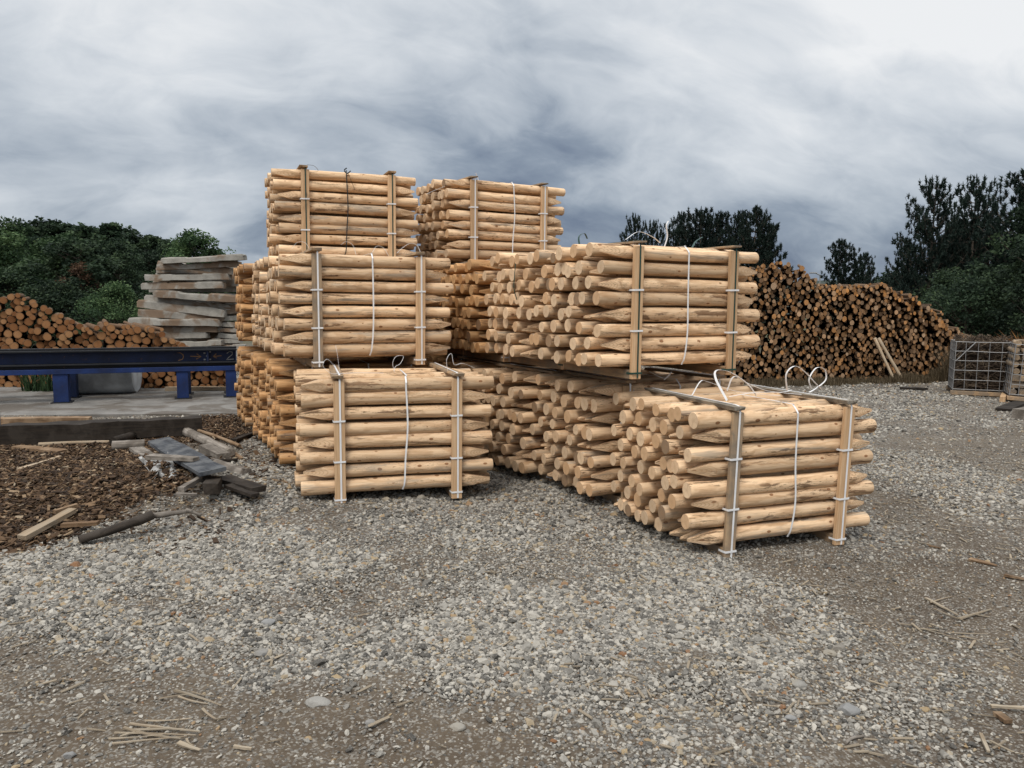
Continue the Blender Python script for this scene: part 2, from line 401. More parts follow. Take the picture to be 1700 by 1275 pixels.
BARK_POLY = [tuple(gp(*q)[:2]) for q in [(-160, 700), (200, 728), (330, 700), (395, 702), (425, 735), (345, 745), (260, 750), (300, 815), (322, 850), (250, 862), (135, 905), (0, 945), (-160, 960)]]
def bark_mask(x, y):
    x = np.asarray(x, float); y = np.asarray(y, float)
    jx = x + (fbm(x, y, 3., 3) - .5) * .35; jy = y + (fbm(x + 4, y + 19, 3., 3) - .5) * .35
    m = np.zeros(x.shape)
    for dx, dy in ((0, 0), (.08, 0), (-.08, 0), (0, .08), (0, -.08)): m = m + poly_in((jx + dx).ravel(), (jy + dy).ravel(), BARK_POLY).reshape(x.shape) * .2
    return m
bm_ = bark_mask(V[:, 0], V[:, 1]); a = me.attributes.new('bark', 'FLOAT', 'POINT'); a.data.foreach_set('value', bm_.astype(np.float32))
tag(link('ground', me), 'grey gravel and brown dirt yard', kind='structure')

# concrete pad under the blue beam
def slab(name, pts, z0, z1, mat, **kw):
    n = len(pts); vs = [(p[0], p[1], z1) for p in pts] + [(p[0], p[1], z0) for p in pts]
    fs = [tuple(range(n))] + [(i, i + n, (i + 1) % n + n, (i + 1) % n) for i in range(n)]
    return link(name, pymesh(name, vs, fs, [mat]), **kw)
pad = slab('concrete_pad', [gp(*q)[:2] for q in [(-520, 705), (-20, 700), (404, 696), (470, 655), (560, 640), (-400, 634)]], -.3, .085, M_pad)
tag(pad, 'pale wet concrete pad under the blue beam', kind='structure')

# ------------------------------------------------------------------ scattered stones and chips (geometry nodes)
def scatter(name, P, rot, scl, idx, mat, variants=6, kind='stone'):
    me = bpy.data.meshes.new(name + '_points'); me.vertices.add(len(P)); me.vertices.foreach_set('co', np.asarray(P, np.float32).ravel())
    for nm, arr in (('rot', rot), ('scl', scl)):
        a = me.attributes.new(nm, 'FLOAT_VECTOR', 'POINT'); a.data.foreach_set('vector', np.asarray(arr, np.float32).ravel())
    a = me.attributes.new('idx', 'INT', 'POINT'); a.data.foreach_set('value', np.asarray(idx, np.int32))
    me.materials.append(mat)
    o = link(name, me)
    ng = bpy.data.node_groups.new(name, 'GeometryNodeTree')
    ng.interface.new_socket('Geometry', in_out='INPUT', socket_type='NodeSocketGeometry')
    ng.interface.new_socket('Geometry', in_out='OUTPUT', socket_type='NodeSocketGeometry')
    N, L = ng.nodes, ng.links
    gi, go = N.new('NodeGroupInput'), N.new('NodeGroupOutput')
    gi2 = N.new('GeometryNodeGeometryToInstance')
    for k in range(variants):
        if kind == 'stone':
            src = N.new('GeometryNodeMeshIcoSphere'); src.inputs['Radius'].default_value = 1; src.inputs['Subdivisions'].default_value = 1 if k % 3 else 2
            amp = .62 if k % 3 else .8
        else:
            src = N.new('GeometryNodeMeshCube'); src.inputs['Size'].default_value = (2, 2, 2)
            for q in ('Vertices X',): src.inputs[q].default_value = 4
            amp = .5
        pos = N.new('GeometryNodeInputPosition'); nz = N.new('ShaderNodeTexNoise'); nz.noise_dimensions = '4D'
        nz.inputs['Scale'].default_value = .9 if kind == 'stone' else .8; nz.inputs['W'].default_value = k * 3.7; nz.inputs['Detail'].default_value = 2.0
        L.new(pos.outputs[0], nz.inputs['Vector'])
        sub = N.new('ShaderNodeVectorMath'); sub.operation = 'SUBTRACT'; sub.inputs[1].default_value = (.5, .5, .5); L.new(nz.outputs['Color'], sub.inputs[0])
        sc_ = N.new('ShaderNodeVectorMath'); sc_.operation = 'SCALE'; sc_.inputs['Scale'].default_value = amp * 2.6; L.new(sub.outputs[0], sc_.inputs[0])
        sp_ = N.new('GeometryNodeSetPosition'); L.new(src.outputs[0], sp_.inputs['Geometry']); L.new(sc_.outputs[0], sp_.inputs['Offset'])
        sm = N.new('GeometryNodeSetMaterial'); sm.inputs['Material'].default_value = mat; L.new(sp_.outputs[0], sm.inputs[0])
        sh = N.new('GeometryNodeSetShadeSmooth'); sh.inputs['Shade Smooth'].default_value = False; L.new(sm.outputs[0], sh.inputs[0])
        L.new(sh.outputs[0], gi2.inputs[0])
    iop = N.new('GeometryNodeInstanceOnPoints'); iop.inputs['Pick Instance'].default_value = True
    L.new(gi.outputs[0], iop.inputs['Points']); L.new(gi2.outputs[0], iop.inputs['Instance'])
    for nm, ty, sk in (('rot', 'FLOAT_VECTOR', 'Rotation'), ('scl', 'FLOAT_VECTOR', 'Scale'), ('idx', 'INT', 'Instance Index')):
        na = N.new('GeometryNodeInputNamedAttribute'); na.data_type = ty; na.inputs['Name'].default_value = nm
        L.new(na.outputs[0], iop.inputs[sk])
    L.new(iop.outputs[0], go.inputs[0])
    md = o.modifiers.new('scatter', 'NODES'); md.node_group = ng
    return o

def stone_mat():
    m, t = new_mat('gravel_stone')
    rnd = t.n('ShaderNodeObjectInfo').outputs['Random']; oc = t.n('ShaderNodeTexCoord').outputs['Object']
    geo = t.n('ShaderNodeNewGeometry').outputs['Position']
    c = t.ramp(rnd, [(0., (.05, .048, .044)), (.16, (.105, .099, .088)), (.40, (.205, .194, .172)), (.66, (.305, .288, .254)), (.87, (.42, .395, .345)),
                     (.92, (.28, .235, .17)), (.975, (.30, .225, .13)), (1., (.19, .095, .045))])
    n1 = t.noise(oc, 2.5, 4, .6); n2 = t.noise(geo, 120., 3, .7)
    c = t.mix(t.math('MULTIPLY', t.sstep(n1, .5, .7), .35), c, (.20, .17, .135))
    c = t.mix(t.math('MULTIPLY', t.sstep(n2, .5, .7), .25), c, (.5, .49, .46))
    t.finish(c, .85, n2, .4, .003, .25)
    return m
M_stone = stone_mat()
def sample(n, x0, x1, y0, y1): return rng.uniform(x0, x1, n), rng.uniform(y0, y1, n)
def in_view(x, y, mg=.35):      # skip what stands behind or far outside the yard seen
    return (np.abs(x) < y * .70 + mg)
PX, PY, PS = [], [], []
for (n, y0, y1, smean) in ((330000, 2.3, 5.2, .0082), (230000, 5.2, 9.0, .0102), (80000, 9.0, 15.0, .0145), (50000, 15.0, 22.0, .021)):
    x, y = sample(n, -10.5 if y0 > 5 else -4.6, (15 if y0 > 14 else 10.5) if y0 > 5 else 4.6, y0, y1)
    if y0 > 8: x = x
    k = in_view(x, y); x, y = x[k], y[k]
    g = gravel_mask(x, y); bk = bark_mask(x, y)
    keep = rng.random(len(x)) < np.clip(g * 1.02, 0, 1) ** 1.35 * (1 - .93 * bk)
    x, y, g = x[keep], y[keep], g[keep]
    s = smean * np.exp(rng.normal(0, .36, len(x))) * (.60 + .42 * g)
    PX.append(x); PY.append(y); PS.append(s)
x = np.concatenate(PX); y = np.concatenate(PY); s = np.concatenate(PS)
s = np.where(rng.random(len(s)) < .004, s * 1.9, s)
s = np.clip(s, .005, .034)
on_pad = poly_in(x, y, [tuple(gp(*q)[:2]) for q in [(-520, 705), (-20, 700), (404, 696), (470, 655), (560, 640), (-400, 634)]])
x, y, s = x[~on_pad], y[~on_pad], s[~on_pad]
n = len(x); print('stones', n)
asp = rng.uniform(.75, 1.35, n); fl = rng.uniform(.42, .75, n)
scatter('gravel', np.stack([x, y, gheight(x, y) + s * .25], -1), np.stack([rng.normal(0, .35, n), rng.normal(0, .35, n), rng.uniform(0, 6.28, n)], -1),
        np.stack([s * asp, s / asp, s * fl], -1), rng.integers(0, 6, n), M_stone)
tag(bpy.data.objects['gravel'], 'loose crushed grey gravel spread over the yard', 'gravel', kind='stuff')

def chip_mat():
    m, t = new_mat('bark_chip')
    rnd = t.n('ShaderNodeObjectInfo').outputs['Random']; oc = t.n('ShaderNodeTexCoord').outputs['Object']
    c = t.ramp(rnd, [(0., (.018, .012, .008)), (.38, (.048, .029, .017)), (.66, (.092, .055, .030)), (.84, (.16, .10, .055)), (.95, (.27, .19, .115)), (1., (.34, .28, .20))])
    n1 = t.noise(oc, 3., 4, .6)
    c = t.mix(t.math('MULTIPLY', t.sstep(n1, .4, .7), .5), c, (.05, .032, .02))
    t.finish(c, .85, n1, .4, .003, .25)
    return m
M_chip = chip_mat()
x, y = sample(90000, -6.8, -1.9, 4.6, 10.6)
b = bark_mask(x, y); stray = .03 * (np.hypot(x + 2.6, y - 6.6) < 2.6)
k = rng.random(len(x)) < np.maximum(b * .55, stray); x, y = x[k], y[k]; n = len(x)
ln = rng.uniform(.011, .036, n) * (1 + .5 * (rng.random(n) < .08)); lift = rng.uniform(0, .03, n)
scatter('bark_chips', np.stack([x, y, gheight(x, y) + lift], -1), np.stack([rng.normal(0, .4, n), rng.normal(0, .35, n), rng.uniform(0, 6.28, n)], -1),
        np.stack([ln * .8, ln * rng.uniform(.15, .45, n), np.full(n, .0035)], -1), rng.integers(0, 4, n), M_chip, 4, 'chip')
tag(bpy.data.objects['bark_chips'], 'brown bark and wood chips heaped left of the bundles', 'bark chips', kind='stuff')
# splinters trodden into the yard
x, y = sample(5200, -4.5, 6.5, 2.4, 9.5); k = in_view(x, y); x, y = x[k], y[k]
k = rng.random(len(x)) < .12 + .8 * (fbm(x + 3, y, .9, 3) > .53); x, y = x[k], y[k]; n = len(x); ln = rng.uniform(.012, .045, n)
scatter('wood_litter', np.stack([x, y, gheight(x, y) + .010], -1), np.stack([rng.normal(0, .15, n), rng.normal(0, .15, n), rng.uniform(0, 6.28, n)], -1),
        np.stack([ln, ln * rng.uniform(.06, .16, n), np.full(n, .002)], -1), rng.integers(0, 4, n), M_splint, 4, 'chip')
tag(bpy.data.objects['wood_litter'], 'small wood splinters trodden into dirt and gravel', 'wood litter', kind='stuff')

# ------------------------------------------------------------------ posts
POST_L = 1.52
def post_mesh(name, rad, seed, mats, flat_r=1.0, sides=24, tip_len=.235):
    rg = np.random.default_rng(seed); h = POST_L / 2
    xs = [-h, -h + .004] + list(np.linspace(-h + .03, h - tip_len - .02, 12)) + [h - tip_len + d for d in np.linspace(.005, tip_len - .001, 8)]
    vs, fs, sm, mi = [], [], [], []
    ph = rg.uniform(0, 6.28, 6); am = rg.uniform(.4, 1, 4); bend = rg.uniform(-.006, .006, 2); off4 = rg.uniform(-.14, .14, 4)
    for i, x_ in enumerate(xs):
        u_ = (x_ + h) / POST_L
        cy, cz = bend[0] * math.sin(u_ * 3.14) * 1.6, bend[1] * math.sin(u_ * 3.14) * 1.6
        r0 = rad * (1 + .03 * (u_ - .5)) * (1 + .018 * math.sin(x_ * 9 + ph[0]) + .012 * math.sin(x_ * 23 + ph[1]))
        if i == 0: r0 *= .955
        for j in range(sides):
            a_ = 2 * math.pi * j / sides
            r_ = r0 * (1 + .022 * am[0] * math.sin(2 * a_ + ph[2] + x_ * 2) + .016 * am[1] * math.sin(3 * a_ + ph[3] + x_ * 5) + .01 * math.sin(7 * a_ + x_ * 31 + ph[4]))
            t_ = h - x_
            if t_ < tip_len + .03:
                for q in range(4):
                    w_ = .009 + t_ * (rad / tip_len) * (1 + off4[q]); cc = math.cos(a_ - q * math.pi / 2)
                    if cc > .2: r_ = min(r_, w_ / cc)
            vs.append((x_, cy + r_ * math.sin(a_), cz + r_ * math.cos(a_)))
    n = len(xs)
    for i in range(n - 1):
        for j in range(sides):
            k = (j + 1) % sides
            fs.append((i * sides + j, i * sides + k, (i + 1) * sides + k, (i + 1) * sides + j)); sm.append(xs[i] < h - tip_len - .01); mi.append(0)
    fs.append(tuple(range(sides))); sm.append(False); mi.append(1)
    fs.append(tuple((n - 1) * sides + j for j in reversed(range(sides)))); sm.append(False); mi.append(0)
    fs = [tuple(reversed(f)) for f in fs]
    return pymesh(name, vs, fs, mats, sm, mi)
RADS = [.0545, .0525, .0565, .0535, .0505, .0555, .054, .058]
POSTS = {'fresh': [post_mesh('post', r_, 10 + i, [M_fresh, M_fcap], tip_len=(.25, .215, .27, .235)[i % 4]) for i, r_ in enumerate(RADS)],
         'aged': [post_mesh('post', r_, 30 + i, [M_aged, M_acap], tip_len=(.24, .215, .26, .235)[i % 4]) for i, r_ in enumerate(RADS)]}

def box_vs(sx, sy, sz, ctr=(0, 0, 0), jit=0.0, rg=None):
    vs = []
    for a_ in (-1, 1):
        for b_ in (-1, 1):
            for c_ in (-1, 1):
                j = rg.normal(0, jit, 3) if rg is not None and jit else (0, 0, 0)
                vs.append((ctr[0] + a_ * sx / 2 + j[0], ctr[1] + b_ * sy / 2 + j[1], ctr[2] + c_ * sz / 2 + j[2]))
    return vs
BOX_F = [(0, 1, 3, 2), (4, 6, 7, 5), (0, 4, 5, 1), (2, 3, 7, 6), (0, 2, 6, 4), (1, 5, 7, 3)]
def bevel_box(name, sx, sy, sz, mat, bev=.003, jit=.0, seed=0):
    """a box with its edges broken: 24 vertices"""
    rg = np.random.default_rng(seed); hx, hy, hz = sx / 2, sy / 2, sz / 2; b = min(bev, hx * .4, hy * .4, hz * .4)
    vs = []; idx = {}
    J = {k: rg.normal(0, jit, 3) if jit else np.zeros(3) for k in range(8)}
    for a_ in (0, 1):
        for b_ in (0, 1):
            for c_ in (0, 1):
                s_ = np.array([2 * a_ - 1, 2 * b_ - 1, 2 * c_ - 1]); full = np.array([hx, hy, hz])
                for ax in range(3):
                    q = full - b; q[ax] = full[ax]; idx[(a_, b_, c_, ax)] = len(vs); vs.append(q * s_ + J[a_ * 4 + b_ * 2 + c_])
    fs = []
    for ax in range(3):
        o1, o2 = [k for k in range(3) if k != ax]
        for sgn in (0, 1):
            loop = []
            for (p, q) in ((0, 0), (1, 0), (1, 1), (0, 1)):
                c = [0, 0, 0]; c[ax] = sgn; c[o1] = p; c[o2] = q; loop.append(idx[(*c, ax)])
            fs.append(loop)
    for ax in range(3):
        o1, o2 = [k for k in range(3) if k != ax]
        for p in (0, 1):
            for q in (0, 1):
                c0 = [0, 0, 0]; c0[o1] = p; c0[o2] = q; c1 = list(c0); c0[ax] = 0; c1[ax] = 1
                fs.append([idx[(*c0, o1)], idx[(*c1, o1)], idx[(*c1, o2)], idx[(*c0, o2)]])
    for a_ in (0, 1):
        for b_ in (0, 1):
            for c_ in (0, 1): fs.append([idx[(a_, b_, c_, k)] for k in range(3)])
    me = pymesh(name, vs, fs, [mat])
    import bmesh
    bm = bmesh.new(); bm.from_mesh(me); bmesh.ops.recalc_face_normals(bm, faces=bm.faces); bm.to_mesh(me); bm.free()
    return me

def ribbon(name, pts, width, mat, wd=(1, 0, 0), th=.0016):
    """flat band along pts, its width along wd"""
    pts = [np.array(p, float) for p in pts]; n = len(pts); vs = []; wd = np.array(wd, float)
    for i, p in enumerate(pts):
        tg = pts[min(i + 1, n - 1)] - pts[max(i - 1, 0)]; tg /= np.linalg.norm(tg) + 1e-9
        w_ = wd - tg * wd.dot(tg); w_ /= np.linalg.norm(w_) + 1e-9; nn = np.cross(tg, w_)
        for a_, b_ in ((-1, -1), (1, -1), (1, 1), (-1, 1)): vs.append(p + w_ * a_ * width / 2 + nn * b_ * th / 2)
    fs = [(4 * i + k, 4 * i + (k + 1) % 4, 4 * i + 4 + (k + 1) % 4, 4 * i + 4 + k) for i in range(n - 1) for k in range(4)]
    fs += [(3, 2, 1, 0), tuple(4 * n - 4 + k for k in range(4))]
    return pymesh(name, vs, fs, [mat])
def spline(P, n=10):
    P = [np.array(p, float) for p in P]; out = []
    Q = [2 * P[0] - P[1]] + P + [2 * P[-1] - P[-2]]
    for i in range(1, len(Q) - 2):
        for t_ in np.linspace(0, 1, n, endpoint=False):
            a_, b_, c_, d_ = Q[i - 1:i + 3]
            out.append(.5 * ((2 * b_) + (-a_ + c_) * t_ + (2 * a_ - 5 * b_ + 4 * c_ - d_) * t_ ** 2 + (-a_ + 3 * b_ - 3 * c_ + d_) * t_ ** 3))
    out.append(P[-1]); return out

BX = .465; HB = .985; ROWP = .1135
UP_MESH = [bevel_box('upright_board', .085, .03, HB, M_board, seed=s_) for s_ in range(2)]
UP_GREY = bevel_box('upright_board', .082, .03, HB, M_board_grey, seed=5)
def bundle(label, x, y, deg, z, tone='fresh', ncol=8, parity=0, seed=0, strap=('w', 'w', 'w'), loops=(), grey_left=False, tilt=0.0,
           lean=0.0, rows=8, top_grey=False, group=None, skip_mid=False, mid_x=.07):
    """x, y: the lower left front corner of the posts"""
    rg = np.random.default_rng(seed + 100); th = R(deg); hl = POST_L / 2
    ox, oy = x + hl * math.cos(th), y + hl * math.sin(th)
    root = empty('post_bundle', (ox, oy, z), th); root.rotation_euler = (0, R(tilt), th)
    tag(root, label, 'post bundle', group)
    D = .03 + ncol * .1155
    ms = POSTS[tone]; sm = {'w': M_white, 'g': M_green, 'b': M_black}
    for j in range(rows):
        zc = .085 + j * ROWP + .0575
        nc = int(round(ncol * 1.2)); step = (D - .07 - .115) / (nc - 2)
        for i in range(nc):
            flip = (i + j + parity + 1) % 2
            if 0 < i and rg.random() < (.45 if i == 1 else .04): flip = 1 - flip
            me_ = ms[rg.integers(0, len(ms))]
            yy = .058 + (0 if i == 0 else .112 + (i - 1) * step + rg.normal(0, .006) + (.012 if j % 2 else -.004))
            zz = zc + rg.normal(0, .0055) + (0 if i == 0 else rg.normal(0, .006) + (-.020 if flip else .004)) + (rg.uniform(0, .016) if j == rows - 1 else 0)
            xx = (rg.normal(0, .014) if i == 0 else rg.normal(0, .017)) + lean * (zc - .5)
            front = i == 0
            o = link('post', me_, root, (xx + (-1 if not flip else 1) * (.010 if i == 0 else .022), yy, zz), (0, 0, 0))
            rx = rg.normal(0, .10) if front else rg.uniform(0, 6.28)
            o.rotation_euler = Euler((rx + (math.pi / 2) * rg.integers(0, 4), rg.normal(0, .004), (0 if not flip else math.pi) + rg.normal(0, .005)))
            s_ = (rg.uniform(.90, 1.0) if not flip else rg.uniform(.82, .94)) if not front else rg.uniform(.90, 1.0); o.scale = (1 + rg.normal(0, .004), s_, s_)
    # timber frame: uprights, cross boards, straps
    topz = .085 + rows * ROWP
    for sx_ in (-1, 1):
        xb = sx_ * BX
        for yb, nm in ((-.016, 'f'), (D + .022, 'b')):
            mesh_ = UP_GREY if (grey_left and sx_ < 0 and nm == 'f') else UP_MESH[rg.integers(0, 2)]
            o = link('upright_board', mesh_, root, (xb + lean * (HB / 2 - .5), yb, HB / 2)); o.rotation_euler = (rg.normal(0, .004), -lean * 0 + math.atan(lean) + rg.normal(0, .006), 0)
        o = link('bottom_board', bevel_box('bottom_board', .09, D + .004, .068, M_cross, seed=seed), root, (xb, D / 2 + .001, .0345))
        cm = M_cross_grey if top_grey else M_cross
        o = link('top_board', bevel_box('top_board', .085, D + .09, .022, cm, jit=.003, seed=seed + 3), root, (xb + lean * .5 + rg.normal(0, .008), D / 2 - .005, topz + .024))
        o.rotation_euler = (rg.normal(0, .004), rg.normal(0, .02), rg.normal(0, .012))
        k_ = strap[0] if sx_ < 0 else strap[2]; mt = sm[k_]; wdt = .014 if k_ == 'w' else .012
        xs_ = xb + .006; l0, l1 = lean * -.5, lean * .5
        pts = [(xs_ + l0, D * .3, .0), (xs_ + l0, -.005, .0), (xs_ + l0, -.0345, .006), (xs_ + (l0 + l1) / 2, -.035, .5), (xs_ + l1, -.035, HB), (xs_ + l1, -.022, topz + .034), (xs_ + l1, .02, topz + .0390), (xs_ + l1, D, topz + .0390), (xs_ + l1, D + .04, HB), (xs_ + l0, D + .041, .01)]
        link('strap', ribbon('strap', pts, wdt, mt), root)
        for hz in (.045, .345, .675):
            bmat = M_white if k_ == 'w' or (k_ == 'g' and hz > .1 and tone != 'c') else sm[k_]
            if k_ == 'b': bmat = M_black
            xl = xb + lean * (hz - .5); dz = rg.normal(0, .006)
            p = [(xl - .05, .03, hz + dz), (xl - .046, -.030, hz + dz), (xl - .043, -.0385, hz + dz), (xl + .043, -.0385, hz + dz + .002), (xl + .046, -.030, hz + dz), (xl + .05, .03, hz + dz)]
            link('tie_band', ribbon('tie_band', p, .014, bmat, wd=(0, 0, 1)), root)
    k_ = strap[1]
    if k_:
        bow = rg.uniform(-.012, .012); b2 = .0035
        yf = -.010
        pts = spline([(mid_x + .03, D * .6, topz + .016), (mid_x + .012, .10, topz + .017), (mid_x, .045, topz + .012), (mid_x - .002, yf + .004, topz - .035), (mid_x - .004, yf, topz - .07), (mid_x + bow, yf - b2, .62), (mid_x - bow - .004, yf - b2, .35), (mid_x - .02, yf - b2, .16), (mid_x - .035, .004, .095)], 5)
        link('strap', ribbon('strap', pts, .013 if k_ == 'w' else .011, sm[k_]), root)
    for lp in loops:
        mt = sm[lp[0]]; pts = spline(lp[1], 9)
        link('strap_loop', ribbon('strap_loop', pts, lp[2] if len(lp) > 2 else .012, mt, wd=lp[3] if len(lp) > 3 else (0, 1, 0)), root)
    return root

def arch(x0, y0, w_, h_, z0=1.05, skew=0.0):
    return [(x0, y0, z0), (x0 + w_ * .12 + skew, y0 + .01, z0 + h_ * .75), (x0 + w_ * .45 + skew, y0 + .03, z0 + h_), (x0 + w_ * .8, y0 + .02, z0 + h_ * .62), (x0 + w_, y0, z0)]
TZ = 1.03
# left stack, lower tier
bundle('front left bundle of pale peeled posts on the gravel, its strapped top free', -1.63, 5.86, 15.5, .032, 'fresh', 9, 1, 1, mid_x=.06, loops=[
    ('w', [(-.46, .10, 1.0), (-.50, .05, 1.10), (-.55, .03, 1.15), (-.58, .02, 1.10), (-.52, .02, 1.04), (-.44, .06, 1.035), (-.30, .15, 1.03), (-.10, .2, 1.02)]),
    ('w', [(-.44, .30, 1.0), (-.455, .31, 1.15), (-.47, .33, 1.24)]),
    ('w', [(.02, .40, 1.0), (.0, .40, 1.08), (.03, .40, 1.14), (.09, .40, 1.14), (.06, .38, 1.08), (.02, .36, 1.06), (.0, .34, 1.02)]),
    ('w', [(.44, .25, 1.02), (.43, .24, 1.12), (.47, .24, 1.17), (.49, .22, 1.08), (.56, .2, 1.09), (.66, .2, 1.05)])])
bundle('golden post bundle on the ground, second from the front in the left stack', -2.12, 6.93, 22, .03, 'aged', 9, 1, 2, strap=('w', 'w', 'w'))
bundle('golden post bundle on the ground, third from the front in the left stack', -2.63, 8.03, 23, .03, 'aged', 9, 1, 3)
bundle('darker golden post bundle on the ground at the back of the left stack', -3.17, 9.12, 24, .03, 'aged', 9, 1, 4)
# left stack, middle tier
bundle('middle tier bundle with white straps directly behind the front left bundle', -1.97, 6.60, 24, 1.052, 'fresh', 9, 1, 5, grey_left=True, mid_x=.03, loops=[
    ('w', [(-.46, .30, 1.0), (-.50, .30, 1.09), (-.57, .32, 1.10), (-.62, .34, 1.04)]),
    ('w', [(-.05, .30, 1.0), (-.08, .30, 1.09), (-.14, .30, 1.12), (-.19, .30, 1.09)]),
    ('w', [(.50, .05, 1.0), (.46, .06, 1.09), (.40, .07, 1.11), (.33, .08, 1.07), (.28, .1, 1.02)]),
    ('w', [(.24, .25, 1.0), (.20, .26, 1.07), (.14, .28, 1.09), (.10, .3, 1.03)])])
bundle('middle tier post bundle carrying the top bundle of the left stack', -2.52, 7.78, 22, 1.052, 'fresh', 9, 1, 6)
bundle('golden middle tier bundle above the ground at the back left of the left stack', -3.12, 9.0, 24, 1.052, 'aged', 9, 0, 7)
# left stack, top
bundle('top bundle of the left stack, strapped in green and black', -2.49, 8.22, 21.5, 2.03, 'fresh', 9, 1, 8, strap=('g', 'b', 'g'), mid_x=-.02, loops=[
    ('b', [(-.02, -.005, 1.03), (-.05, -.02, 1.00), (-.02, -.03, .97), (.02, -.02, 1.0)], .012, (0, 0, 1)),
    ('b', [(-.01, -.012, .98), (.02, -.025, .90), (.06, -.03, .80)]),
    ('b', [(-.44, -.03, 1.03), (-.37, -.05, 1.02), (-.33, -.05, .97), (-.41, -.045, .95)]),
    ('b', [(-.45, -.04, .74), (-.46, -.06, .68), (-.52, -.06, .62)])])
# right stack, lower tier
bundle('nearest right bundle of pale posts resting on the gravel under loose straps', 1.185, 4.90, 20.5, -.060, 'fresh', 9, 0, 11, grey_left=True, top_grey=True, mid_x=.05, lean=.028, loops=[
    ('w', [(-.38, .20, 1.035), (-.30, .45, 1.16), (-.22, .55, 1.21), (-.10, .55, 1.19), (-.02, .45, 1.11), (.02, .40, 1.03)], .016),
    ('w', [(-.46, .5, 1.04), (-.36, .55, 1.13), (-.26, .6, 1.12), (-.1, .5, 1.06), (.1, .42, 1.035), (.2, .36, 1.03)]),
    ('w', [(.02, .75, 1.03), (.04, .7, 1.14), (.10, .62, 1.10), (.20, .5, 1.05), (.34, .3, 1.04)], .016),
    ('w', [(.42, .55, 1.04), (.38, .52, 1.17), (.44, .5, 1.23), (.54, .5, 1.18), (.62, .48, 1.10), (.70, .5, 1.05)], .016),
    ('w', [(.60, .5, 1.06), (.58, .5, 1.13), (.64, .5, 1.21), (.72, .5, 1.20), (.74, .5, 1.12), (.66, .5, 1.06), (.5, .4, 1.04)], .014),
    ('w', [(-.2, .42, 1.03), (0., .40, 1.055), (.25, .4, 1.05), (.42, .5, 1.05)])])
bundle('pale post bundle on the ground, second from the front in the right stack', 0.665, 6.02, 27, -.01, 'fresh', 8, 1, 12, loops=[
    ('w', [(-.44, .0, 1.0), (-.42, -.03, .93), (-.43, -.035, .8)])])
bundle('post bundle on the ground, third from the front in the right stack', .13, 6.84, 31, -.01, 'fresh', 8, 1, 13)
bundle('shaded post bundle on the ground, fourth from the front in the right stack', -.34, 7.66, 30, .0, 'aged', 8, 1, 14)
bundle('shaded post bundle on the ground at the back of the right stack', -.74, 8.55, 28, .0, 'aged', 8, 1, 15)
# right stack, middle tier
bundle('middle tier bundle with green and white straps above the nearest right bundle', .655, 5.63, 27, 1.065, 'fresh', 8, 1, 16, strap=('g', 'w', 'g'), mid_x=.02, loops=[
    ('w', [(.02, .30, 1.02), (.03, .28, 1.10), (.01, .27, 1.18), (.02, .26, 1.22)], .016),
    ('w', [(-.50, .10, 1.04), (-.40, .08, 1.10), (-.28, .07, 1.07), (-.18, .1, 1.03)]),
    ('w', [(-.1, .3, .02), (-.02, .2, -.03), (.03, .18, .02), (-.04, .18, -.04)]),
    ('g', [(-.62, .55, 1.0), (-.60, .6, 1.09), (-.55, .6, 1.12), (-.52, .6, 1.08)], .02),
    ('g', [(.30, .3, 1.02), (.38, .35, 1.08), (.45, .35, 1.12)], .02)])
bundle('middle tier bundle flush behind the green strapped one in the right stack', .195, 6.54, 27, 1.055, 'fresh', 8, 0, 17, strap=('g', 'w', 'g'), loops=[
    ('g', [(-.80, .30, .93), (-.82, .28, .8), (-.83, .27, .7), (-.80, .27, .6)], .014)])
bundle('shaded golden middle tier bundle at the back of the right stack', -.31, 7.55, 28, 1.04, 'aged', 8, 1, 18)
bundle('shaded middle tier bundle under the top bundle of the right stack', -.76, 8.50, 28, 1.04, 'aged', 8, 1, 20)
# right stack, top
bundle('top bundle of the right stack with white straps', -.715, 8.8, 29, 2.03, 'fresh', 8, 1, 19, mid_x=.06, loops=[
    ('w', [(-.78, .1, .90), (-.92, .1, .84), (-1.0, .1, .80)], .02),
    ('w', [(-.2, .4, 1.0), (-.21, .4, 1.08), (-.24, .4, 1.14)])])

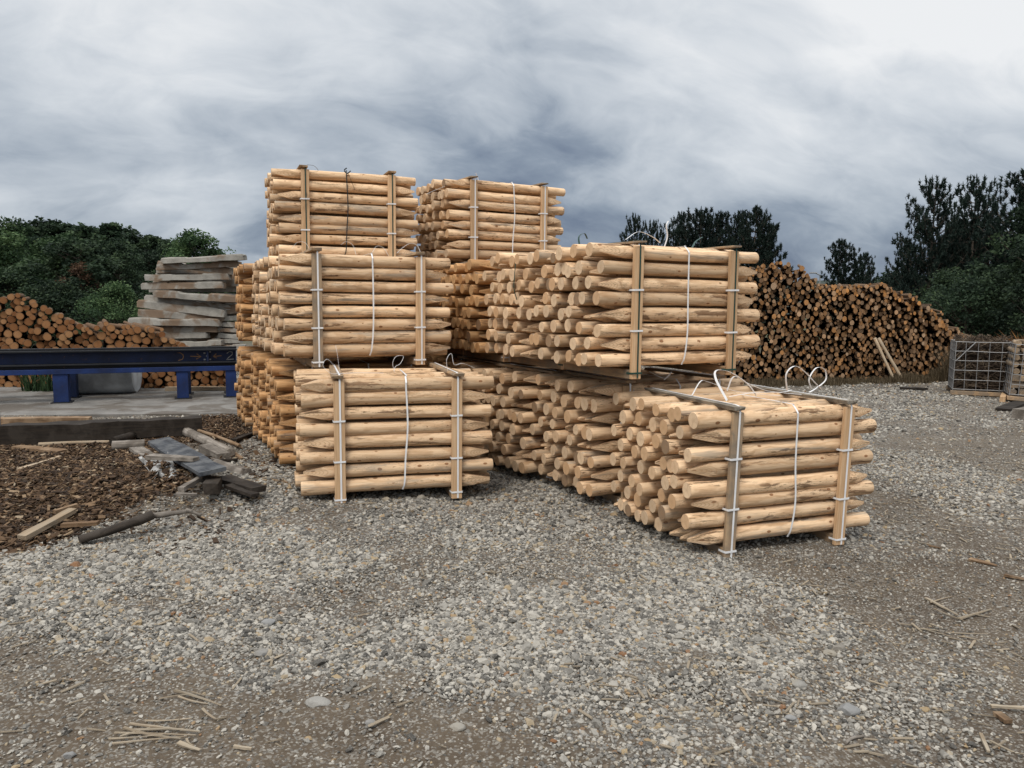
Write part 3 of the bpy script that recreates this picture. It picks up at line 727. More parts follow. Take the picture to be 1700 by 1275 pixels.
# ------------------------------------------------------------------ scrap and loose timber
def stick(name, label, cat, p1, p2, wdt, th, mat, group=None, roll=0.0, round_=False, taper=.9, bend=0.0, seed=0, seg=6):
    p1, p2 = np.array(p1, float), np.array(p2, float); d = p2 - p1; L = np.linalg.norm(d); rg = np.random.default_rng(seed + 500)
    ns = 9 if round_ else 4; vs = []
    ang0 = math.pi / 4 if not round_ else 0
    jit = rg.normal(0, .05 if round_ else .06, (seg + 1, ns)); jit += np.cumsum(rg.normal(0, .035 if seg > 4 else 0, (seg + 1, 1)), 0)
    for i in range(seg + 1):
        u_ = i / seg; k = 1 - (1 - taper) * u_
        for j in range(ns):
            a_ = 2 * math.pi * j / ns + ang0; r_ = 1 + jit[i, j]
            c_, s_ = math.cos(a_), math.sin(a_)
            if not round_: c_, s_ = np.sign(c_) * 1.0, np.sign(s_) * 1.0
            xe = (jit[i, j] * .6 * th if i in (0, seg) else 0)
            vs.append(((u_ - .5) * L + xe, c_ * r_ * wdt / 2 * k + bend * math.sin(u_ * 3.14), s_ * r_ * th / 2 * k))
    fs = [(i * ns + j, i * ns + (j + 1) % ns, (i + 1) * ns + (j + 1) % ns, (i + 1) * ns + j) for i in range(seg) for j in range(ns)]
    fs += [tuple(reversed(range(ns))), tuple(seg * ns + j for j in range(ns))]
    sm = [round_] * (seg * ns) + [False, False]
    me_ = pymesh(name, vs, fs, [mat], sm)
    q = Vector(d).to_track_quat('X', 'Z'); c = (p1 + p2) / 2
    o = link(name, me_, None, c); o.rotation_mode = 'QUATERNION'
    from mathutils import Quaternion
    o.rotation_quaternion = q @ Quaternion((1, 0, 0), roll)
    tag(o, label, cat, group)
    return o
def gs(px, py, dz):                   # on the ground, raised dz
    p = gp(px, py); z = G(p[0], p[1]); p = gp(px, py, z + dz); return p

stick('timber_baulk', 'long dark wet timber baulk lying before the concrete pad', 'timber', gs(4, 722, .12), gs(338, 705, .12), .24, .225, M_scrapdark, seed=1, taper=1, seg=16)
stick('timber_baulk', 'flat dark plank lying behind the long timber baulk', 'timber', gs(-20, 699, .06), gs(150, 697, .06), .16, .07, M_scrapbrown, seed=2, taper=1)
stick('plank', 'blue grey plank tilted on top of the scrap heap', 'plank', gs(262, 731, .20), gs(354, 783, .20), .20, .03, M_bluewood, seed=3, taper=1.0, roll=.12)
stick('plank', 'grey split board lying across the blue plank', 'plank', gs(248, 758, .26), gs(326, 762, .26), .10, .035, M_drift, seed=4, taper=.8)
stick('timber_block', 'brown timber block propping up the end of the blue plank', 'block', gs(350, 812, .04), gs(357, 799, .05), .11, .085, M_scrapdark, seed=5, taper=1.0, seg=2)
stick('log', 'pale thin bark stripped pole beside the grey log', 'pole', gs(306, 708, .08), gs(398, 740, .03), .045, .04, M_scrapbrown, round_=True, seed=6, bend=.03)
stick('log', 'weathered grey log pointing at the left stack', 'log', gs(308, 716, .06), gs(384, 751, .06), .12, .11, M_drift, round_=True, seed=7)
stick('timber_block', 'square grey timber offcut right of the blue plank', 'block', gs(340, 746, .07), gs(371, 762, .07), .12, .11, M_drift, seed=8, taper=1, seg=2)
stick('log', 'short grey log under the end of the blue plank', 'log', gs(352, 772, .07), gs(408, 787, .06), .13, .12, M_drift, round_=True, seed=9)
stick('plank', 'thick dark plank at the front right of the scrap heap', 'plank', gs(368, 795, .035), gs(430, 813, .03), .14, .05, M_scrapdark, seed=10, taper=.95)
stick('stick', 'orange brown stick alone on the gravel by the left stack', 'stick', gs(421, 793, .02), gs(478, 801, .02), .04, .035, M_scrapbrown, round_=True, seed=11, taper=.4, bend=.01)
stick('stick', 'black slat between the grey log and the left stack', 'stick', gs(388, 731, .03), gs(419, 719, .03), .07, .03, M_scrapdark, seed=12)
stick('stick', 'short grey stick leaning on the scrap heap', 'stick', gs(300, 813, .02), gs(332, 794, .09), .045, .035, M_drift, seed=13)
stick('stick', 'flat thin slat in front of the scrap heap', 'stick', gs(292, 820, .015), gs(327, 821, .015), .05, .015, M_drift, seed=14)
stick('log', 'small dark log end above the bark mound', 'log', gs(188, 733, .06), gs(220, 724, .06), .10, .10, M_scrapdark, round_=True, seed=15)
stick('log', 'grey rounded log lying left of the scrap heap', 'log', gs(186, 740, .06), gs(238, 738, .06), .11, .10, M_drift, round_=True, seed=16)
stick('stick', 'long pale branch along the top of the bark mound', 'branch', gs(64, 738, .03), gs(188, 734, .03), .045, .04, M_scrappale, round_=True, seed=17, bend=.04)
stick('plank', 'flat brown board sunk in the upper bark mound', 'plank', gs(28, 742, .02), gs(104, 750, .02), .12, .03, M_scrapbrown, seed=18)
stick('stick', 'pale split stick on the left of the bark mound', 'stick', gs(32, 780, .03), gs(100, 758, .03), .05, .03, M_scrappale, seed=19, taper=.6)
stick('plank', 'pale split plank at the lower edge of the bark mound', 'plank', gs(36, 893, .03), gs(121, 847, .03), .065, .03, M_scrappale, seed=20, taper=.9)
stick('stick', 'dark half rotten branch at the foot of the mound', 'branch', gs(131, 896, .02), gs(252, 855, .03), .075, .05, M_scrapdark, round_=True, seed=21, taper=1.1, bend=-.03)
stick('stick', 'short grey branch carrying on toward the scrap heap', 'branch', gs(254, 856, .02), gs(320, 848, .02), .07, .04, M_drift, round_=True, seed=22, taper=.6)
stick('stick', 'brown stick between the pale plank and dark branch', 'stick', gs(103, 872, .02), gs(163, 868, .02), .04, .025, M_scrapbrown, seed=23)
stick('stick', 'brown stick above the tip of the pale plank', 'stick', gs(90, 850, .03), gs(129, 838, .03), .04, .025, M_scrapbrown, seed=24)
stick('stick', 'curved twig at the right end of the dark branch', 'stick', gs(309, 846, .02), gs(334, 856, .015), .03, .025, M_drift, round_=True, seed=25)
stick('plank', 'dark short board flat on the far right gravel', 'plank', gs(1500, 645, .03), gs(1535, 645, .03), .22, .05, M_scrapdark, seed=26)
stick('plank', 'thin dark plank under the blue plank, pointing at the bundles', 'plank', gs(300, 770, .05), gs(352, 800, .05), .12, .05, M_scrapdark, seed=27)
stick('plank', 'grey plank end left of the blue plank', 'plank', gs(226, 745, .05), gs(258, 766, .06), .14, .04, M_drift, seed=28)
stick('stick', 'dark slanting slat left of the crumpled sheet', 'stick', gs(232, 755, .04), gs(262, 790, .03), .08, .03, M_scrapdark, seed=29)
stick('stick', 'brown bark strip right of the square offcut', 'bark strip', gs(372, 742, .02), gs(402, 762, .02), .05, .02, M_scrapbrown, seed=30)
stick('plank', 'flat wet board in front of the thick dark plank', 'plank', gs(380, 806, .02), gs(424, 822, .02), .08, .025, M_scrapdark, seed=32)
stick('stick', 'dark crooked stick across the grey short log', 'stick', gs(330, 768, .14), gs(392, 764, .12), .035, .03, M_scrapdark, round_=True, seed=36, bend=.03)
# crumpled sheet
rg = np.random.default_rng(3); nu, nv = 13, 9; a0, a1 = gs(254, 762, .17), gs(284, 796, .03)
vs = []
for i in range(nu):
    for j in range(nv):
        p = a0 + (a1 - a0) * i / (nu - 1) + np.array([.24, .05, 0]) * (j / (nv - 1) - .5)
        vs.append(p + np.array([rg.normal(0, .008), rg.normal(0, .012), rg.normal(0, .018) + .03 * math.sin(j * 1.7 + i * .5)]))
fs = [(i * nv + j, i * nv + j + 1, (i + 1) * nv + j + 1, (i + 1) * nv + j) for i in range(nu - 1) for j in range(nv - 1)]
o = link('plastic_sheet', pymesh('plastic_sheet', vs, fs, [M_sheet])); md = o.modifiers.new('thick', 'SOLIDIFY'); md.thickness = .003
tag(o, 'crumpled grey plastic sheet under the blue plank', 'plastic sheet')

def splinters(lst, label, group, seed, mat=M_splint):
    for i, (a_, b_, wd_) in enumerate(lst):
        stick('wood_splinter', label, 'splinter', gs(*a_, .012), gs(*b_, .012), wd_, wd_ * .45, mat, group, seed=seed + i, taper=.45, bend=random.uniform(-.01, .01), roll=random.uniform(-.3, .3))
splinters([((215, 1201), (332, 1214), .012), ((190, 1216), (325, 1220), .010), ((186, 1234), (310, 1222), .009), ((205, 1208), (300, 1226), .013), ((240, 1196), (318, 1192), .008),
           ((180, 1226), (270, 1219), .008), ((296, 1233), (332, 1245), .018), ((310, 1226), (322, 1238), .01), ((222, 1212), (305, 1210), .011), ((200, 1222), (262, 1204), .009)],
          'grey wood splinter of the frayed heap at the bottom left', 'splinters heaped at the bottom left', 40)
splinters([((290, 1146), (367, 1171), .014), ((264, 1160), (318, 1152), .007), ((318, 1148), (356, 1156), .007), ((336, 1176), (362, 1196), .010), ((296, 1156), (345, 1168), .009)],
          'dry wood splinter of the small cluster above the frayed heap', 'splinters above the frayed heap', 60)
splinters([((1537, 993), (1590, 1021), .020), ((1592, 1027), (1646, 1011), .020), ((1550, 1010), (1600, 1030), .012), ((1545, 1000), (1580, 990), .010), ((1570, 1050), (1640, 1052), .008), ((1575, 1058), (1612, 1066), .010), ((1590, 1056), (1632, 1064), .008), ((1530, 1043), (1580, 1056), .007)],
          'brown broken wood splinter on the dirt at the right', 'splinters on the dirt at the right', 70)
splinters([((1610, 928), (1655, 939), .035), ((1668, 955), (1712, 964), .035), ((1540, 905), (1562, 910), .03)], 'flat bark strip on the ground at the far right', 'bark strips at the right', 90, M_scrapbrown)
stick('stick', 'dark broken bark chunk at the lower right edge', 'bark chunk', gs(1655, 1184, .012), gs(1674, 1198, .012), .035, .016, M_scrapbrown, seed=95)
stick('stick', 'pale lath above the bark chunk at the right edge', 'lath', gs(1645, 1172, .015), gs(1712, 1176, .015), .014, .01, M_splint, seed=96)
stick('stick', 'bent grey twig at the bottom right of the yard', 'twig', gs(1404, 1233, .012), gs(1434, 1222, .012), .013, .012, M_drift, round_=True, seed=97, bend=.01)
stick('stick', 'single grey twig on the gravel before the left stack', 'twig', gs(583, 1062, .012), gs(610, 1045, .02), .016, .014, M_drift, round_=True, seed=98)
stick('stick', 'thin lath standing near the bottom right corner', 'lath', gs(1628, 1218, .012), gs(1641, 1248, .012), .014, .01, M_splint, seed=99)
stick('stick', 'short pale lath near the frayed heap', 'lath', gs(388, 1239, .012), gs(418, 1243, .012), .012, .01, M_splint, seed=94)

def rock(label, px, py, wpx, flat=.45, pale=0.0, seed=0):
    import bmesh
    p = gs(px, py, 0); s_ = wpx * p[1] / FPX / 2; rg = np.random.default_rng(seed)
    bm = bmesh.new(); bmesh.ops.create_icosphere(bm, subdivisions=3, radius=1)
    d = rg.normal(0, 1, (12, 3)); d /= np.linalg.norm(d, axis=1)[:, None]; c = rg.uniform(.62, .95, 12)
    for v_ in bm.verts:
        q = np.array(v_.co)
        for k in range(12):
            e = q.dot(d[k]) - c[k]
            if e > 0: q = q - d[k] * e
        v_.co = q * np.array([1.15, .8, flat * 1.25]) * s_
    me_ = bpy.data.meshes.new('rock'); bm.to_mesh(me_); bm.free(); me_.materials.append(M_rock[1 if pale else 0])
    o = link('rock', me_, None, (p[0], p[1], p[2] + s_ * flat * .35), (rg.normal(0, .1), rg.normal(0, .1), rg.uniform(-.6, .6)))
    tag(o, label, 'stone'); return o
M_rock = [concrete_mat('grey_rock', (.27, .27, .265), (.20, .18, .15)), concrete_mat('pale_rock', (.31, .30, .275), (.28, .25, .2))]
for i, (lb, a_, b_, w_, f_, pl) in enumerate([
    ('large flat grey stone in the dirt at the lower right', 1408, 1180, 42, .35, 0), ('rounded grey stone left of the large flat stone', 1312, 1194, 22, .5, 0),
    ('angular pale stone on the gravel edge at the right', 1326, 1139, 26, .5, 1), ('blunt grey stone at the lower centre right', 1226, 1196, 20, .6, 0),
    ('smooth pale stone, lower of a pair on the right gravel', 1377, 1087, 22, .5, 1), ('flat grey stone, upper of a pair on the right gravel', 1391, 1077, 24, .4, 0),
    ('wide flat pale stone half sunk in the dirt at the left', 526, 1168, 46, .28, 1), ('small grey stone in the dirt left of centre', 616, 1203, 20, .6, 0),
    ('pale angular stone in the dirt at the bottom centre', 760, 1210, 26, .5, 1), ('flat grey stone in the gravel left of centre', 437, 1086, 28, .45, 0),
    ('dark grey stone in the gravel above the flat grey one', 446, 1036, 24, .5, 0), ('dark round stone near the bottom left corner', 116, 1255, 20, .5, 0),
    ('whitish stone on the gravel under the front left bundle', 700, 829, 15, .7, 1), ('grey stone beside the whitish one under the bundle', 664, 826, 14, .5, 0)]):
    rock(lb, a_, b_, w_, f_, pl, seed=i + 1)

# ------------------------------------------------------------------ blue steel beam bed
P0, P1 = np.array([-9.2, 10.55]), np.array([-4.46, 12.42]); dv = P1 - P0; BL = np.linalg.norm(dv); bth = math.atan2(dv[1], dv[0])
beam = empty('steel_beam', (P0[0], P0[1], .0), bth)
tag(beam, 'blue steel beam bed on stout legs over the concrete pad', 'steel beam')
def part(name, sx, sy, sz, x_, y_, z_, mat, parent, bev=.004):
    return link(name, bevel_box(name, sx, sy, sz, mat, bev), parent, (x_, y_, z_))
part('top_flange', BL, .30, .028, BL / 2, 0, .856, M_blacksteel, beam)
part('web', BL - .01, .014, .175, BL / 2, 0, .754, M_bluedark, beam)
part('middle_flange', BL - .004, .26, .024, BL / 2, 0, .6535, M_blacksteel, beam)
part('web', BL - .016, .03, .045, BL / 2, -.04, .617, M_blacksteel, beam)
part('lower_channel', BL - .008, .24, .075, BL / 2, 0, .555, M_blue, beam)
part('end_plate', .014, .24, .172, BL + .004 - .02, 0, .755, M_bluedark, beam)
part('top_rail', BL, .05, .03, BL / 2, -.06, .887, M_blacksteel, beam)
def along(px, py):       # where a photo column meets the beam line
    d = ray(px, py); A = np.array([[dv[0], -d[0]], [dv[1], -d[1]]]); s_, _ = np.linalg.solve(A, -P0); return s_ * BL
for k, (pxl, w_) in enumerate(((103, .20), (304, .17), (384, .16))):
    xl = along(pxl, 650)
    for (yy, mt) in ((0, M_blue), (.62, M_bluedark)):
        lg = part('leg', w_, .2, .42, xl + (.0 if yy == 0 else .02), yy, .3075, mt, beam)
        bp = part('base_plate', w_ + .08, .28, .014, 0, 0, -.2175, M_blacksteel, lg, .002)
part('rear_beam', BL, .2, .30, BL / 2, .62, .672, M_blacksteel, beam)
# stiffener and chalk marks on the web
part('stiffener', .03, .10, .173, along(345, 600), -.058, .7535, M_bluedark, beam)
def stroke(name, pts, w_, mat, parent, y_):
    me_ = ribbon(name, [(p[0], y_, p[1]) for p in pts], w_, mat, wd=(0, 0, 1) if abs(pts[0][0] - pts[-1][0]) > abs(pts[0][1] - pts[-1][1]) else (1, 0, 0), th=.002)
    return link(name, me_, parent)
def zb(py): return .87 - (py - 581) * .00928
def mk(pts): return [(along(a_, 600), zb(b_)) for a_, b_ in pts]
stroke('chalk_mark', mk([(294, 588), (300, 588), (304, 591), (305, 595), (303, 599), (296, 601)]), .012, M_chalk, beam, -.0085)
stroke('chalk_mark', mk([(316, 594), (325, 594.5), (334, 595)]), .014, M_chalk, beam, -.0085)
stroke('chalk_mark', mk([(327, 590), (334, 595), (326, 599)]), .012, M_chalk, beam, -.0100)
stroke('chalk_mark', mk([(354, 595), (361, 594.5), (368, 594)]), .014, M_chalk, beam, -.0085)
stroke('chalk_mark', mk([(360, 590), (354, 595), (360, 598)]), .012, M_chalk, beam, -.0100)
stroke('chalk_mark', mk([(377, 590), (381, 587), (386, 588), (386, 592), (380, 597), (376, 601), (381, 600.5), (388, 600)]), .011, M_chalkw, beam, -.0085)
for a_, b_ in ((340, 589), (340, 600), (349, 587), (349, 600), (344, 594)):
    part('chalk_mark', .03, .003, .022, along(a_, 600), -.009, zb(b_), M_chalkw, beam, .0005)
# steel post cut by the left picture edge
p = gs(-2, 740, 0)
o = link('steel_post', bevel_box('steel_post', .05, .05, 1.15, M_zinc), None, (p[0] - .004, p[1], G(p[0], p[1]) + .56)); tag(o, 'thin grey steel post at the left edge of the yard', 'post')
part('foot_plate', .14, .14, .012, 0, 0, -.55, M_zinc, o, .002)

# wrapped bale under the beam
q0, q1 = yp(101, 660, 12.45), yp(219, 655, 12.7)
import bmesh
def bale():
    rg = np.random.default_rng(8); n, sg = 28, 12; L = np.linalg.norm((q1 - q0)[:2]); r_ = .37; vs = []
    for i in range(sg + 1):
        u_ = i / sg; e = min(u_, 1 - u_) * L; rr = r_ * (1 - .12 * math.exp(-e / .05))
        for j in range(n):
            a_ = 2 * math.pi * j / n; k = rr * (1 + .02 * math.sin(a_ * 5 + u_ * 3) + rg.normal(0, .006)); vs.append((u_ * L, k * math.sin(a_) * 1.15, max(k * math.cos(a_), -r_ * .9)))
    fs = [(i * n + j, i * n + (j + 1) % n, (i + 1) * n + (j + 1) % n, (i + 1) * n + j) for i in range(sg) for j in range(n)]
    fs += [tuple(reversed(range(n))), tuple(sg * n + j for j in range(n))]
    return pymesh('wrapped_bale', vs, fs, [M_poly], [True] * (sg * n) + [False] * 2)
o = link('wrapped_bale', bale(), None, (q0[0], q0[1] + .2, .085 + .333), (0, 0, math.atan2(q1[1] - q0[1], q1[0] - q0[0]))); tag(o, 'milky plastic wrapped bale lying under the blue beam', 'bale')
# weed tuft at the foot of the log pile
def blades(n, cx, cy, rx, ry, h, w_, seed, base_z=0.0, lean=.5):
    rg = np.random.default_rng(seed); a_ = rg.uniform(0, 6.28, n); r_ = np.sqrt(rg.random(n)); X = cx + rx * r_ * np.cos(a_); Y = cy + ry * r_ * np.sin(a_)
    H = h * rg.uniform(.4, 1, n); d = rg.uniform(0, 6.28, n); ln = rg.uniform(.1, lean, n) * H; Z = np.full(n, base_z)
    px_, py_ = np.cos(d + 1.57) * w_ / 2, np.sin(d + 1.57) * w_ / 2
    V_ = np.stack([np.stack([X - px_, Y - py_, Z], -1), np.stack([X + px_, Y + py_, Z], -1), np.stack([X + np.cos(d) * ln * .4 + px_ * .7, Y + np.sin(d) * ln * .4 + py_ * .7, Z + H * .6], -1), np.stack([X + np.cos(d) * ln * .4 - px_ * .7, Y + np.sin(d) * ln * .4 - py_ * .7, Z + H * .6], -1), np.stack([X + np.cos(d) * ln, Y + np.sin(d) * ln, Z + H], -1)], 1).reshape(-1, 3)
    b = np.arange(n)[:, None] * 5
    F_ = np.concatenate([b + np.array([[0, 1, 2]]), b + np.array([[0, 2, 3]]), b + np.array([[3, 2, 4]])])
    return V_, F_
def foliage_mat(name, c0, c1, c2):
    m, t = new_mat(name)
    geo = t.n('ShaderNodeNewGeometry'); at = t.n('ShaderNodeAttribute', attribute_name='tint').outputs['Fac']
    rnd = t.n('ShaderNodeObjectInfo').outputs['Random']
    c = t.ramp(at, [(0., c0), (.6, c1), (1., c2)])
    tone = t.math('ADD', .82, t.math('MULTIPLY', rnd, .36)); c = t.mix(1.0, c, t.comb(tone, tone, tone), 'MULTIPLY')
    b = t.finish(c, .7, spec=.2)
    tr = t.n('ShaderNodeBsdfTranslucent', ins={'Color': c}); mx_ = t.n('ShaderNodeMixShader', ins={0: .25, 1: b.outputs[0], 2: tr.outputs[0]})
    out = [k for k in m.node_tree.nodes if k.type == 'OUTPUT_MATERIAL'][0]; m.node_tree.links.new(mx_.outputs[0], out.inputs[0])
    return m
def tint(me_, vals):
    a_ = me_.attributes.new('tint', 'FLOAT', 'FACE'); a_.data.foreach_set('value', np.asarray(vals, np.float32))
M_weed = foliage_mat('green_weed', (.02, .04, .018), (.035, .07, .03), (.06, .10, .04))
M_straw = foliage_mat('dry_grass', (.08, .06, .035), (.13, .10, .06), (.20, .16, .10))
p = gp(66, 655); V_, F_ = blades(150, -7.95, 12.95, .34, .14, .42, .026, 4, .085, .8)
me_ = npmesh('weed_tuft', V_, F_, [M_weed]); tint(me_, rng.random(len(F_))); o = link('weed_tuft', me_); tag(o, 'green weed tuft left of the wrapped bale', 'weed')

# ------------------------------------------------------------------ log piles
def heap(prof, length, radii, seed, cell=.01, limit=3000, bias=None):
    """drop round logs one by one into a heap under the outline prof(x)"""
    rg = np.random.default_rng(seed); n = int(length / cell); h = np.zeros(n); out = []; xs = np.arange(n) * cell; pr = prof(xs)
    miss = 0
    while len(out) < limit and miss < 60:
        r_ = radii(rg); w_ = int(r_ / cell); dx = np.arange(-w_, w_ + 1) * cell; bowl = np.sqrt(np.maximum(r_ * r_ - dx * dx, 0))
        pad_ = np.pad(h, w_, constant_values=9)
        win = np.lib.stride_tricks.sliding_window_view(pad_, 2 * w_ + 1)
        yc = (win + bowl).max(1); sc = yc + rg.uniform(0, .05, n); sc[(yc + r_ * .6 > pr)] = 99
        k = int(sc.argmin())
        if sc[k] > 50: miss += 1; continue
        out.append((xs[k], yc[k], r_)); a_, b_ = max(0, k - w_), min(n, k + w_ + 1)
        h[a_:b_] = np.maximum(h[a_:b_], (yc[k] + bowl)[a_ - (k - w_):len(bowl) - ((k + w_ + 1) - b_)])
    return out
def log_mats(name, c0, c1, c2, bark):
    m, t = new_mat(name + '_end'); oc = t.n('ShaderNodeTexCoord').outputs['Object']; rnd = t.n('ShaderNodeObjectInfo').outputs['Random']
    s = t.n('ShaderNodeSeparateXYZ', ins={0: oc}); r_ = t.math('SQRT', t.math('ADD', t.math('POWER', s.outputs[0], 2.0), t.math('POWER', s.outputs[2], 2.0)))
    c = t.ramp(rnd, [(0., c0), (.5, c1), (1., c2)])
    nz = t.noise(t.vadd(oc, t.comb(t.math('MULTIPLY', rnd, 40.0), 0.0, 0.0)), 2.2, 4, .6)
    rg_ = t.math('SINE', t.math('ADD', t.math('MULTIPLY', r_, 26.0), t.math('MULTIPLY', nz, 5.0)))
    c = t.mix(t.math('MULTIPLY', t.sstep(rg_, .2, 1.), .22), c, [k * .5 for k in c0])
    c = t.mix(t.math('MULTIPLY', t.sstep(r_, .62, .95), .45), c, [k * .45 for k in c0])
    c = t.mix(t.math('MULTIPLY', t.sstep(nz, .55, .7), .4), c, (.16, .09, .05))
    t.finish(c, .85, nz, .3, .003)
    m2, t = new_mat(name + '_bark'); oc = t.n('ShaderNodeTexCoord').outputs['Object']; nz = t.noise(oc, 12., 5, .7)
    t.finish(t.mix(t.sstep(nz, .3, .7), [k * .55 for k in bark], bark), .9, nz, .8, .01)
    return m, m2
LE, LB = log_mats('log', (.20, .082, .030), (.31, .145, .058), (.41, .225, .105), (.17, .10, .055))
def log_mesh(seed, sides=14):          # unit radius, lies along +y, cut end at y=0
    rg = np.random.default_rng(seed); ph = rg.uniform(0, 6, 3); vs = []
    for (yy, k) in ((0, .93), (.012, 1.0), (1.0, .98), (2.0, .95)):
        for j in range(sides):
            a_ = 2 * math.pi * j / sides; r_ = k * (1 + .05 * math.sin(2 * a_ + ph[0]) + .03 * math.sin(3 * a_ + ph[1])); vs.append((r_ * math.cos(a_), yy, r_ * math.sin(a_)))
    fs = [(i * sides + j, i * sides + (j + 1) % sides, (i + 1) * sides + (j + 1) % sides, (i + 1) * sides + j) for i in range(3) for j in range(sides)]
    fs += [tuple(reversed(range(sides))), tuple(3 * sides + j for j in range(sides))]
    return pymesh('log', vs, fs, [LB, LE], [True] * (3 * sides) + [False] * 2, [0] * (3 * sides) + [1, 1])
LOGM = [log_mesh(s_) for s_ in range(5)]
LY = 13.5
x_of = lambda px: yp(px, 600, LY)[0]
lx0, lx1 = x_of(-25), x_of(395)
cx_ = np.array([x_of(k) for k in (-25, 0, 40, 70, 88, 120, 150, 168, 185, 205, 235, 268, 282, 300, 330, 350, 395)]) - lx0
cz_ = np.array([yp(200, k, LY)[2] for k in (490, 497, 491, 503, 516, 532, 546, 540, 536, 542, 541, 546, 560, 570, 582, 592, 600)])
cz_ = cz_ - .02
pile = heap(lambda x_: np.interp(x_, cx_, cz_), lx1 - lx0, lambda rg: float(np.clip(rg.normal(.0555, .013), .034, .09)), 5, limit=480)
print('left logs', len(pile))
def shows(q):          # largest in view first; those behind the beam last
    d = np.array([lx0 + q[0], LY, q[1]]); u2, z2 = d[0] / d[1], (d[2] - CAM_H) / d[1]
    py = 503.5 - z2 * FPX; hid = 578 < py < 626
    return (hid, u2 < -.68, -q[2])
pile.sort(key=shows)
for k, (a_, b_, r_) in enumerate(pile[:300]):
    o = link('log', LOGM[k % 5], None, (lx0 + a_, LY + rng.normal(0, .05), .04 + b_), (rng.normal(0, .012), rng.uniform(0, 6.28), R(31) + rng.normal(0, .02))); o.scale = (r_, 1, r_)
    tag(o, 'round log with an orange cut end in the pile behind the blue beam', 'log', 'logs piled behind the blue beam')
vs, fs, mi = [], [], []
for (a_, b_, r_) in pile[300:]:
    dx, dy = -math.sin(R(31)), math.cos(R(31)); m_ = len(vs); jy = rng.normal(0, .04)
    for e in (0, 2.0):
        for k in range(10): an = .628 * k; vs.append((lx0 + a_ + r_ * math.cos(an) * dy + dx * e, LY + jy + r_ * math.cos(an) * -dx + dy * e, .04 + b_ + r_ * math.sin(an)))
    fs += [(m_ + k, m_ + (k + 1) % 10, m_ + 10 + (k + 1) % 10, m_ + 10 + k) for k in range(10)] + [tuple(m_ + 9 - k for k in range(10))]; mi += [0] * 10 + [1]
if vs:
    me_ = bpy.data.meshes.new('piled_logs'); me_ = pymesh('piled_logs', vs, fs, [LB, LE], False, mi); tag(link('piled_logs', me_), 'remaining small logs of the pile hidden by the blue beam', 'logs', kind='stuff')
# a second, lower and nearer row of bearers under that pile
stick('bearer', 'pale squared bearer on the pad before the log pile', 'timber', np.array([yp(275, 648, 13.1)[0], 13.1, .12]), np.array([yp(385, 648, 13.2)[0], 13.2, .12]), .09, .07, M_scrappale, seed=31)

# right pile: too many to count, one mass
RA, RB = np.array([3.9, 16.2]), np.array([11.9, 18.9]); rv = RB - RA; RL = np.linalg.norm(rv); rth = math.atan2(rv[1], rv[0])
def ralong(px, py):
    d = ray(px, py); A = np.array([[rv[0], -d[0]], [rv[1], -d[1]]]); s_, t_ = np.linalg.solve(A, -RA); return s_ * RL, CAM_H + d[2] * t_
pts_ = [ralong(a_, b_) for a_, b_ in ((1100, 425), (1235, 440), (1262, 436), (1290, 430), (1305, 429), (1325, 440), (1345, 452), (1356, 466), (1375, 469), (1430, 468), (1462, 464), (1480, 474), (1505, 484), (1530, 500), (1556, 515), (1575, 535), (1598, 548), (1618, 556), (1640, 575))]
print('right pile', [tuple(np.round(q, 2)) for q in pts_], RL)
ax_ = np.array([q[0] for q in pts_]); az_ = np.array([q[1] for q in pts_])
rp = heap(lambda x_: np.interp(x_, ax_, az_), min(RL, ax_[-1]), lambda rg: float(np.clip(rg.normal(.0435, .011), .024, .078)), 9, limit=4200)
print('right logs', len(rp))
def joined_logs(lst, sides, length):
    n = len(lst); A_ = np.array(lst); rg = np.random.default_rng(2); ang = np.linspace(0, 2 * math.pi, sides, endpoint=False)
    dep = rg.normal(0, .085, n) + np.where(rg.random(n) < .05, -.12, 0)
    V_ = np.zeros((n, 2 * sides + 0, 3)); wob = 1 + rg.normal(0, .05, (n, sides))
    bx, bz = rg.normal(0, .12, (n, 1)), rg.normal(0, .08, (n, 1))
    for e, yy in enumerate((0, length)):
        V_[:, e * sides:(e + 1) * sides, 0] = e * (.588 * length + bx) + A_[:, 0:1] + 1.02 * A_[:, 2:3] * np.cos(ang) * wob
        V_[:, e * sides:(e + 1) * sides, 2] = e * bz + A_[:, 1:2] + 1.0 * A_[:, 2:3] * np.sin(ang) * wob
        V_[:, e * sides:(e + 1) * sides, 1] = (dep + yy * .80)[:, None]
    return V_, n, dep, rg
sides = 9; V_, n, dep, rg = joined_logs(rp, sides, 2.6)
b = (np.arange(n) * 2 * sides)[:, None]; j = np.arange(sides); jn = (j + 1) % sides
sf = np.stack([b + j, b + jn, b + jn + sides, b + j + sides], -1).reshape(-1, 4)
m_rp, t = new_mat('pile_wood'); at = t.n('ShaderNodeAttribute', attribute_name='wood').outputs['Color']; geo = t.n('ShaderNodeNewGeometry').outputs['Position']
nz = t.noise(geo, 24., 4, .7); t.finish(t.mix(t.math('MULTIPLY', t.sstep(nz, .5, .75), .5), at, (.07, .045, .03)), .9, nz, .4, .006)
me_ = bpy.data.meshes.new('log_pile')
faces = sf.tolist() + [list(reversed([int(k * 2 * sides + q) for q in range(sides)])) for k in range(n)]
me_.from_pydata(V_.reshape(-1, 3).tolist(), [], faces); me_.update(); me_.materials.append(m_rp)
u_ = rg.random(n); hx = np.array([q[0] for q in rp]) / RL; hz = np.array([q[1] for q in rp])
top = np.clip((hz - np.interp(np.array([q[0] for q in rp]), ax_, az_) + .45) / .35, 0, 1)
pal = np.array([[.21, .125, .07], [.35, .205, .105], [.47, .23, .085], [.47, .32, .20], [.60, .28, .09]])
